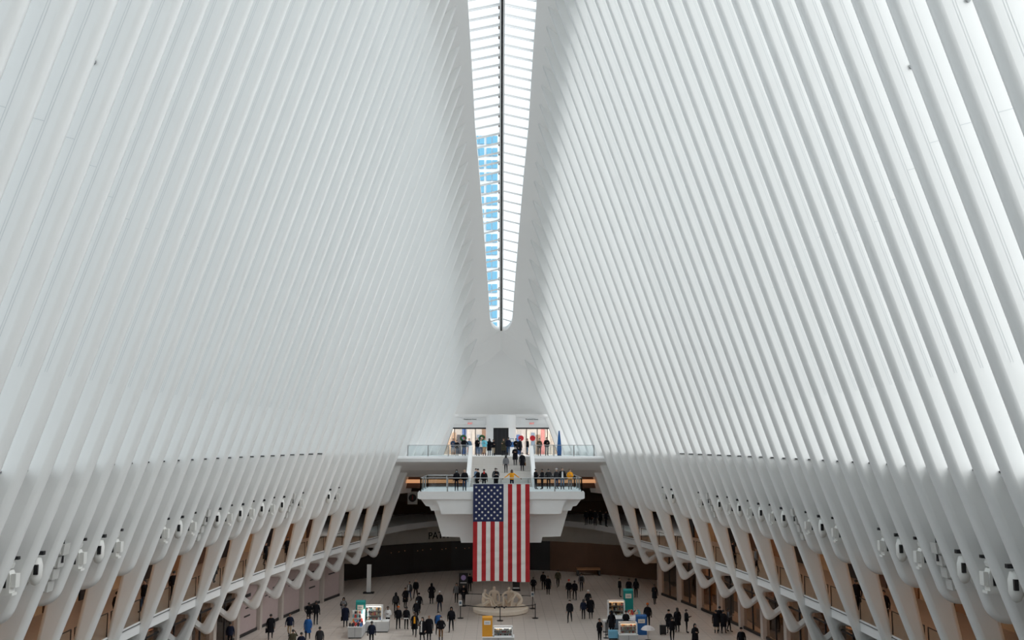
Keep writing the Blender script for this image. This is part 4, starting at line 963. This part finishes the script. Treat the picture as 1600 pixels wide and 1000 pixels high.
# ================================================================== sculpture of seated figures
sc_c = G(780, 955.5); sculp = empty('sculpture', sc_c); tag(sculp, 'pale sculpture of four figures sitting on a round slab inside ropes', 'sculpture')
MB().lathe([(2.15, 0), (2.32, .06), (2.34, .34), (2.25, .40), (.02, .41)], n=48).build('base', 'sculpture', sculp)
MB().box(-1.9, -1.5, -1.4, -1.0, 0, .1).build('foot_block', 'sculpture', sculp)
def sit_joints(kind):
    if kind == 'knees':
        J = {'pelvis': ((0, 0, .16), .17), 'waist': ((0, .02, .40), .15), 'chest': ((0, -.02, .68), (.19, .13)), 'collar': ((0, -.05, .84), .11), 'neck': ((0, -.08, .93), .06), 'head': ((0, -.12, 1.06), .115), 'crown': ((0, -.1, 1.16), .07),
             'hipr': ((-.14, -.08, .17), .12), 'kneer': ((-.25, -.52, .58), .085), 'ankr': ((-.22, -.66, .12), .055), 'toer': ((-.22, -.86, .06), .05),
             'hipl': ((.14, -.08, .17), .12), 'kneel': ((.34, -.48, .50), .085), 'ankl': ((.30, -.70, .11), .055), 'toel': ((.32, -.9, .06), .05),
             'shr': ((-.24, -.03, .80), .085), 'elr': ((-.40, -.30, .64), .06), 'wrr': ((-.26, -.58, .62), .045), 'shl': ((.24, -.03, .80), .085), 'ell': ((.42, -.28, .62), .06), 'wrl': ((.32, -.55, .56), .045)}
    elif kind == 'lean':
        J = {'pelvis': ((0, .1, .16), .17), 'waist': ((0, .1, .40), .15), 'chest': ((0, .04, .70), (.19, .13)), 'collar': ((0, .0, .86), .11), 'neck': ((0, -.02, .95), .06), 'head': ((0, -.06, 1.09), .115), 'crown': ((0, -.04, 1.19), .07),
             'hipr': ((-.14, .02, .16), .12), 'kneer': ((-.42, -.40, .16), .09), 'ankr': ((-.05, -.60, .09), .055), 'toer': ((.1, -.72, .07), .05),
             'hipl': ((.14, .02, .16), .12), 'kneel': ((.42, -.38, .18), .09), 'ankl': ((.12, -.5, .10), .055), 'toel': ((-.05, -.66, .1), .05),
             'shr': ((-.24, .02, .82), .085), 'elr': ((-.36, -.02, .5), .06), 'wrr': ((-.40, -.26, .22), .045), 'shl': ((.24, .02, .82), .085), 'ell': ((.36, -.05, .5), .06), 'wrl': ((.36, -.3, .24), .045)}
    else:
        J = {'pelvis': ((0, .22, .42), .17), 'waist': ((0, .12, .62), .15), 'chest': ((0, -.12, .82), (.19, .13)), 'collar': ((0, -.26, .92), .11), 'neck': ((0, -.36, .96), .06), 'head': ((0, -.48, 1.0), .12), 'crown': ((0, -.56, 1.03), .08),
             'hipr': ((-.13, .2, .38), .12), 'kneer': ((-.18, -.18, .09), .085), 'ankr': ((-.16, .32, .08), .055), 'toer': ((-.16, .46, .06), .05),
             'hipl': ((.13, .2, .38), .12), 'kneel': ((.18, -.16, .09), .085), 'ankl': ((.16, .34, .08), .055), 'toel': ((.16, .48, .06), .05),
             'shr': ((-.24, -.22, .88), .085), 'elr': ((-.30, -.40, .6), .06), 'wrr': ((-.2, -.62, .34), .045), 'shl': ((.24, -.22, .88), .085), 'ell': ((.32, -.4, .62), .06), 'wrl': ((.22, -.66, .4), .045)}
    E = [('pelvis', 'waist'), ('waist', 'chest'), ('chest', 'collar'), ('collar', 'neck'), ('neck', 'head'), ('head', 'crown')]
    for t in 'rl': E += [('pelvis', 'hip' + t), ('hip' + t, 'knee' + t), ('knee' + t, 'ank' + t), ('ank' + t, 'toe' + t), ('collar', 'sh' + t), ('sh' + t, 'el' + t), ('el' + t, 'wr' + t)]
    for t in 'rl':
        e, w_ = Vector(J['el' + t][0]), Vector(J['wr' + t][0]); J['palm' + t] = (tuple(w_ + (w_ - e).normalized() * .1), (.05, .03)); E.append(('wr' + t, 'palm' + t))
    return J, E
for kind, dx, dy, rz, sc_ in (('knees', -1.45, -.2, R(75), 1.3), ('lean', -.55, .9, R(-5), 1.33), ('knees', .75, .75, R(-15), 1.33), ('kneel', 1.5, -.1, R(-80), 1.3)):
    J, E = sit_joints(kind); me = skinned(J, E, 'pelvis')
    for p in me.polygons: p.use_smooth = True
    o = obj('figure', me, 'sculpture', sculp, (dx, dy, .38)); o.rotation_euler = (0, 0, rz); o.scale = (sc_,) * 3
for i, (x, y) in enumerate(((-.35, -.45), (-.15, -.7), (.1, -.35), (.3, -.9), (-.5, -.95), (.45, -.5))): MB().lathe([(.01, -.07), (.06, -.04), (.075, 0), (.06, .04), (.01, .07)], (x, y, .47), 10).build('marble', 'darkmetal', sculp)
# rope barrier
SP = [G(717, 966), G(779, 970), G(834, 966), G(830, 951), G(722, 947)]
for i, p in enumerate(SP):
    t = empty('stanchion', p); tag(t, 'black belt stanchion of the barrier around the pale sculpture', 'stanchion', 'stanchions around the sculpture')
    MB().lathe([(.26, 0), (.26, .03), (.05, .05)], n=16).build('foot', 'black', t); MB().lathe([(.035, .04), (.035, 1.02), (.05, 1.03), (.05, 1.12), (.02, 1.14)], n=10).build('post', 'darkmetal', t)
for i in range(5):
    if i == 3: continue
    a, b = SP[i], SP[(i + 1) % 5]; m_ = (a + b) / 2
    mb = MB(); d = Vector((0, 0, .03)); pts = [a + Vector((0, 0, 1.06)), a.lerp(b, .25) + Vector((0, 0, 1.01)), m_ + Vector((0, 0, .99)), a.lerp(b, .75) + Vector((0, 0, 1.01)), b + Vector((0, 0, 1.06))]
    mb.grid([[p - d, p + d] for p in pts]); n = (b - a).cross(Vector((0, 0, 1))).normalized() * .012; mb.grid([[p - d + n, p + d + n] for p in pts])
    tag(mb.build('barrier_belt', 'black'), 'black belt stretched between stanchions around the sculpture', 'belt', 'belts around the sculpture')
a, b = SP[4], SP[3]; d = Vector((0, 0, .03)); mb = MB(); mb.grid([[a.lerp(b, i / 4) + Vector((0, 0, 1.05)) - d, a.lerp(b, i / 4) + Vector((0, 0, 1.05)) + d] for i in range(5)]); tag(mb.build('barrier_belt', 'black'), 'black belt stretched between stanchions around the sculpture', 'belt', 'belts around the sculpture')
for i, (p, lab) in enumerate(((SP[0], 'white notice on the stanchion nearest the orange tower'), (SP[3], 'white notice on the rear stanchion near the poster stand'))):
    o = MB().box(-.14, .14, -.07, -.05, 1.0, 1.42).build('notice', 'paper', None, p); tag(o, lab, 'notice'); MB().box(-.09, .09, -.075, -.07, 1.12, 1.32).build('print_block', 'greyblue', o)

# poster stand, tall sign, ramp
p = G(804.5, 923); t = empty('poster_stand', p); tag(t, 'dark poster stand below the hem of the flag', 'sign')
MB().box(-.34, .34, -.05, .05, .12, 1.75).build('panel', 'black', t); MB().box(-.26, .26, -.07, -.05, 1.15, 1.6).build('poster', 'rustposter' if 'rustposter' in MATS else 'brownwall', t); MB().box(-.3, .3, -.07, -.05, .2, .32).build('caption_strip', 'paper', t); MB().box(-.4, .4, -.25, .25, 0, .12).build('foot', 'black', t)
p = G(574, 927); t = empty('sign_totem', p); tag(t, 'tall pale sign totem on a dark foot before the dark passage', 'sign')
MB().box(-.20, .20, -.08, .08, .1, 2.65).build('panel', 'paper', t); MB().box(-.5, .5, -.3, .3, 0, .12).build('foot', 'black', t)
p = G(722, 928); t = empty('display_totem', p); tag(t, 'dark display totem with a lilac disc beside the hem of the flag', 'sign')
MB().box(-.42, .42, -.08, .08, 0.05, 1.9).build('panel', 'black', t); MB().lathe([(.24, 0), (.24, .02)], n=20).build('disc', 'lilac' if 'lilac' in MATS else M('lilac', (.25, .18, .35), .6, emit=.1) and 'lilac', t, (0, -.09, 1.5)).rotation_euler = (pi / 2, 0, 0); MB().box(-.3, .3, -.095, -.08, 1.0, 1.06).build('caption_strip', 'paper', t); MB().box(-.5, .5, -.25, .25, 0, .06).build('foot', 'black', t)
p = G(903, 900); rm = empty('bench', p); tag(rm, 'low wooden bench with a dark end post in the brown passage', 'bench')
MB().box(-.2, 2.3, 0, 1.1, .6, .75).build('seat', 'shopwood', rm); MB().box(-.2, 0, 0, 1.1, 0, .6).build('leg', 'black', rm); MB().box(2.1, 2.3, 0, 1.1, 0, .6).build('leg', 'black', rm)

# ================================================================== kiosks
def goods(base, n, dx, x0, y, z, label, group, pal, size=.12, hmax=9.0):
    for i in range(n):
        h = min(hmax, size * random.uniform(.6, 1.3)); mb = MB(); s = min(size * .42, dx * .46)
        if i % 3 == 0: mb.lathe([(s * .8, 0), (s, h * .3), (s * .7, h * .8), (s * .2, h)], n=8)
        elif i % 3 == 1: mb.hexa([(-s, -s, 0), (s, -s, 0), (s, s, 0), (-s, s, 0)], [(-s * .8, -s * .7, h), (s * .8, -s * .7, h), (s * .8, s * .7, h), (-s * .8, s * .7, h)])
        else: mb.lathe([(s * .5, 0), (s, h * .5), (s * .5, h)], n=8)
        o = mb.build('merchandise', random.choice(pal), None, (base.x + x0 + i * dx, base.y + y, base.z + z))
        tag(o, label, 'merchandise', group)
for n_, c in dict(g_red=(.5, .05, .04), g_blue=(.05, .15, .4), g_cyan=(.2, .5, .55), g_or=(.7, .3, .08), g_tan=(.6, .42, .25), g_white=(.75, .72, .68), g_dark=(.03, .025, .03)).items(): M(n_, c, .5)
PAL = ['g_red', 'g_blue', 'g_cyan', 'g_or', 'g_tan', 'g_white', 'g_dark']; WPAL = ['g_or', 'g_tan', 'g_white', 'g_red', 'g_dark']
def counter(name, p, w, d, h, mat, label, rz=0.0):
    t = empty(name, p, rz); tag(t, label, 'counter')
    MB().box(-w / 2, w / 2, 0, d, .08, h - .04).build('body', mat, t); MB().box(-w / 2 + .04, w / 2 - .04, .05, d - .05, 0, .08).build('plinth', 'black', t)
    MB().box(-w / 2 - .03, w / 2 + .03, -.03, d + .03, h - .04, h).build('worktop', 'white', t); MB().box(-.01, .01, -.006, 0, .1, h - .06).build('panel_joint', 'darkmetal', t)
    return t
def case(p, w, d, h, label, lamp='coollamp'):
    t = empty('display_case', p); tag(t, label, 'display case')
    f = MB(); r = .035
    for x in (-w / 2, w / 2):
        for y in (0, d): f.box(x - r, x + r, y - r, y + r, 0, h)
    for z in (r, h):
        f.box(-w / 2 - r, w / 2 + r, -r, r, z - r, z + r); f.box(-w / 2 - r, w / 2 + r, d - r, d + r, z - r, z + r)
        for x in (-w / 2, w / 2): f.box(x - r, x + r, 0, d, z - r, z + r)
    f.build('frame', 'white', t)
    for k in (1, 2): MB().box(-w / 2, w / 2, .03, d, h * k / 3 - .012, h * k / 3 + .012).build('shelf', 'metal', t)
    MB().box(-w / 2 + .03, w / 2 - .03, -.01, .0, .03, h - .03).build('front_pane', 'glass', t); MB().box(-w / 2, w / 2, d - .01, d, .03, h - .03).build('back_panel', 'brownwall', t)
    MB().box(-w / 2 + .05, w / 2 - .05, .06, .14, h - .07, h - .04).build('strip_lamp', lamp, t)
    return t
def tower(p, w, d, h, mat, label, screen='screen', rz=0.0):
    t = empty('sign_tower', p, rz); tag(t, label, 'sign tower')
    MB().prism([(0, 0), (d, 0), (d, h), (d * .25, h), (0, h * .93)], lambda q, x: (x, q[0], q[1]), -w / 2, w / 2).build('body', mat, t)
    MB().box(-w * .32, w * .32, -.03, 0, h * .60, h * .80).build('sign_panel', screen, t); MB().box(-w * .2, w * .2, -.036, -.03, h * .66, h * .73).build('print_block', 'counter', t)
    return t
# left kiosk
pA = G(584.5, 988.5); pB = G(551.5, 998)
counter('kiosk_counter', pA, 1.85, .8, .82, 'counter', 'wide grey kiosk counter carrying a glass case')
ca = pA + Vector((-.22, .12, .82)); case(ca, 1.25, .5, 1.08, 'white framed glass display case on the wide grey counter')
for zz in (.001, .373, .733): goods(ca, 8, .145, -.5, .25, zz, 'small colourful article on the shelves of the white framed case', 'articles in the white framed case', PAL, .2, .27)
counter('kiosk_counter', pB, 1.0, 2.1, .82, 'counter', 'narrow grey kiosk counter in front of the teal tower')
for j in range(3): goods(pB, 5, .2, -.4, .25 + j * .3, .82, 'small dark hat or accessory on the narrow grey counter', 'articles on the narrow grey counter', ['g_dark', 'g_red', 'g_dark', 'g_tan', 'g_blue'], .24)
tower(pB + Vector((.14, 1.55, .82)), .70, .3, 1.6, 'teal', 'teal sign tower standing on the narrow grey counter')
rk = empty('display_rack', pB + Vector((.02, 1.15, .82))); tag(rk, 'lit rack of trinkets in front of the teal tower on the narrow counter', 'rack')
MB().box(-.45, .45, .2, .24, 0, .95).build('back_panel', 'paper', rk); MB().box(.42, .47, -.1, .24, 0, 1.0).build('lit_edge', 'coollamp', rk)
for j in range(3): MB().box(-.45, .45, 0, .2, .1 + j * .3, .12 + j * .3).build('shelf', 'white', rk)
for j in range(3): goods(pB + Vector((.02, 1.15, .82)), 5, .16, -.34, .1, .121 + j * .3, 'trinket on the lit rack before the teal tower', 'trinkets on the lit rack', PAL, .2, .25)
person(pA + Vector((.75, 1.15, 0)), FRONT, 'vendor in a white shirt behind the wide grey counter', PH, top='whitec', outer='shirt', skin=2, legs='black')
# right kiosk
pC = G(970, 984); counter('kiosk_counter', pC, 1.7, .8, .82, 'greyblue', 'dark blue kiosk counter beside the litter bin')
cc = pC + Vector((-.30, .98, .82)); MB_ = case(cc, 1.25, .5, 1.1, 'white topped glass case behind the dark blue counter', 'warmlamp')
cbase = counter('kiosk_counter', pC + Vector((-.3, .88, 0)), 1.3, .7, .82, 'counter', 'pale kiosk counter under the white topped glass case')
for zz in (.001, .380, .746): goods(cc, 7, .15, -.45, .25, zz, 'golden article in the white topped glass case', 'golden articles in the white topped case', WPAL, .22, .27)
pD = G(984.5, 979); counter('kiosk_counter', pD + Vector((.25, 0, 0)), 1.0, 2.2, .82, 'counter', 'pale kiosk counter with trinkets under the cream panelled teal tower')
tower(pD + Vector((.0, 1.5, .82)), .75, .3, 1.75, 'teal', 'teal sign tower with a cream panel beside the parasols')
for j in range(4): goods(pD, 5, .18, -.05, .3 + j * .28, .82, 'trinket on the pale counter under the cream panelled teal tower', 'trinkets under the cream panelled teal tower', PAL, .24)
pE = G(980, 1003); counter('kiosk_counter', pE, 1.32, .9, .5, 'counter', 'low kiosk counter carrying the warm lit case')
case(pE + Vector((0, .15, .5)), 1.22, .55, .75, 'warm lit glass case full of orange goods', 'warmlamp')
for zz in (.001, .263, .513): goods(pE + Vector((0, .15, .5)), 9, .125, -.5, .28, zz, 'orange article in the warm lit case', 'orange articles in the warm lit case', ['g_or', 'g_tan', 'g_red', 'g_white'], .2, .16)
tower(G(1001.5, 994) + Vector((0, .4, .0)), .78, .35, 1.42, 'blue', 'blue sign tower between two white umbrellas')
for (x, y, dz, lab) in ((991, 988, -.10, 'white parasol behind the blue sign tower'), (1010, 1001, -.24, 'white parasol before the blue sign tower')):
    t = empty('parasol', G(x, y)); tag(t, lab, 'parasol')
    MB().lathe([(.52, 1.02 + dz), (.40, 1.16 + dz), (.22, 1.26 + dz), (.02, 1.31 + dz)], n=10).build('canopy', 'umbrella', t); MB().tube([(0, 0, 0), (0, 0, 1.29 + dz)], .02, 6).build('pole', 'metal', t); MB().lathe([(.2, 0), (.2, .06), (.03, .08)], n=10).build('foot', 'black', t)
t = empty('litter_bin', G(943.5, 987.5)); tag(t, 'grey litter bin beside the dark blue counter', 'bin'); MB().lathe([(.2, .06), (.24, .12), (.24, .8), (.2, .86)], n=16).build('body', 'metal', t); MB().lathe([(.2, 0), (.2, .07)], n=16).build('base', 'black', t); MB().lathe([(.24, .86), (.2, .92), (.1, .93)], n=16).build('lid', 'plaster', t)
t = empty('glass_box', G(956, 1000)); tag(t, 'low blue tinted glass box in front of the dark blue counter', 'display case'); MB().box(-.33, .33, 0, .5, .12, .62).build('box', 'towerglass', t); MB().box(-.30, .30, .04, .46, 0, .12).build('base', 'black', t)
for x, y in ((946.5, 992), (944.3, 997)):
    t = empty('stanchion', G(x, y)); tag(t, 'black stanchion beside the grey litter bin', 'stanchion', 'stanchions beside the litter bin'); MB().lathe([(.2, 0), (.2, .03), (.04, .05)], n=12).build('foot', 'black', t); MB().lathe([(.03, .04), (.03, 1.0), (.045, 1.05), (.02, 1.1)], n=8).build('post', 'darkmetal', t)
# centre kiosk
pF = G(776, 1010); counter('kiosk_counter', pF, 2.2, .9, .62, 'counter', 'grey kiosk counter under the orange tower in the middle')
tower(pF + Vector((-.78, .2, .62)), .72, .35, 1.35, 'orange', 'orange sign tower with a white panel before the sculpture', 'paper')
case(pF + Vector((.32, .2, .62)), 1.3, .55, .62, 'glass case of red and white goods beside the orange tower')
for zz in (.001, .220, .426): goods(pF + Vector((.32, .2, .62)), 7, .16, -.48, .28, zz, 'red or white article in the case beside the orange tower', 'articles beside the orange tower', ['g_red', 'g_white', 'g_dark', 'g_red', 'g_tan'], .19, .12)
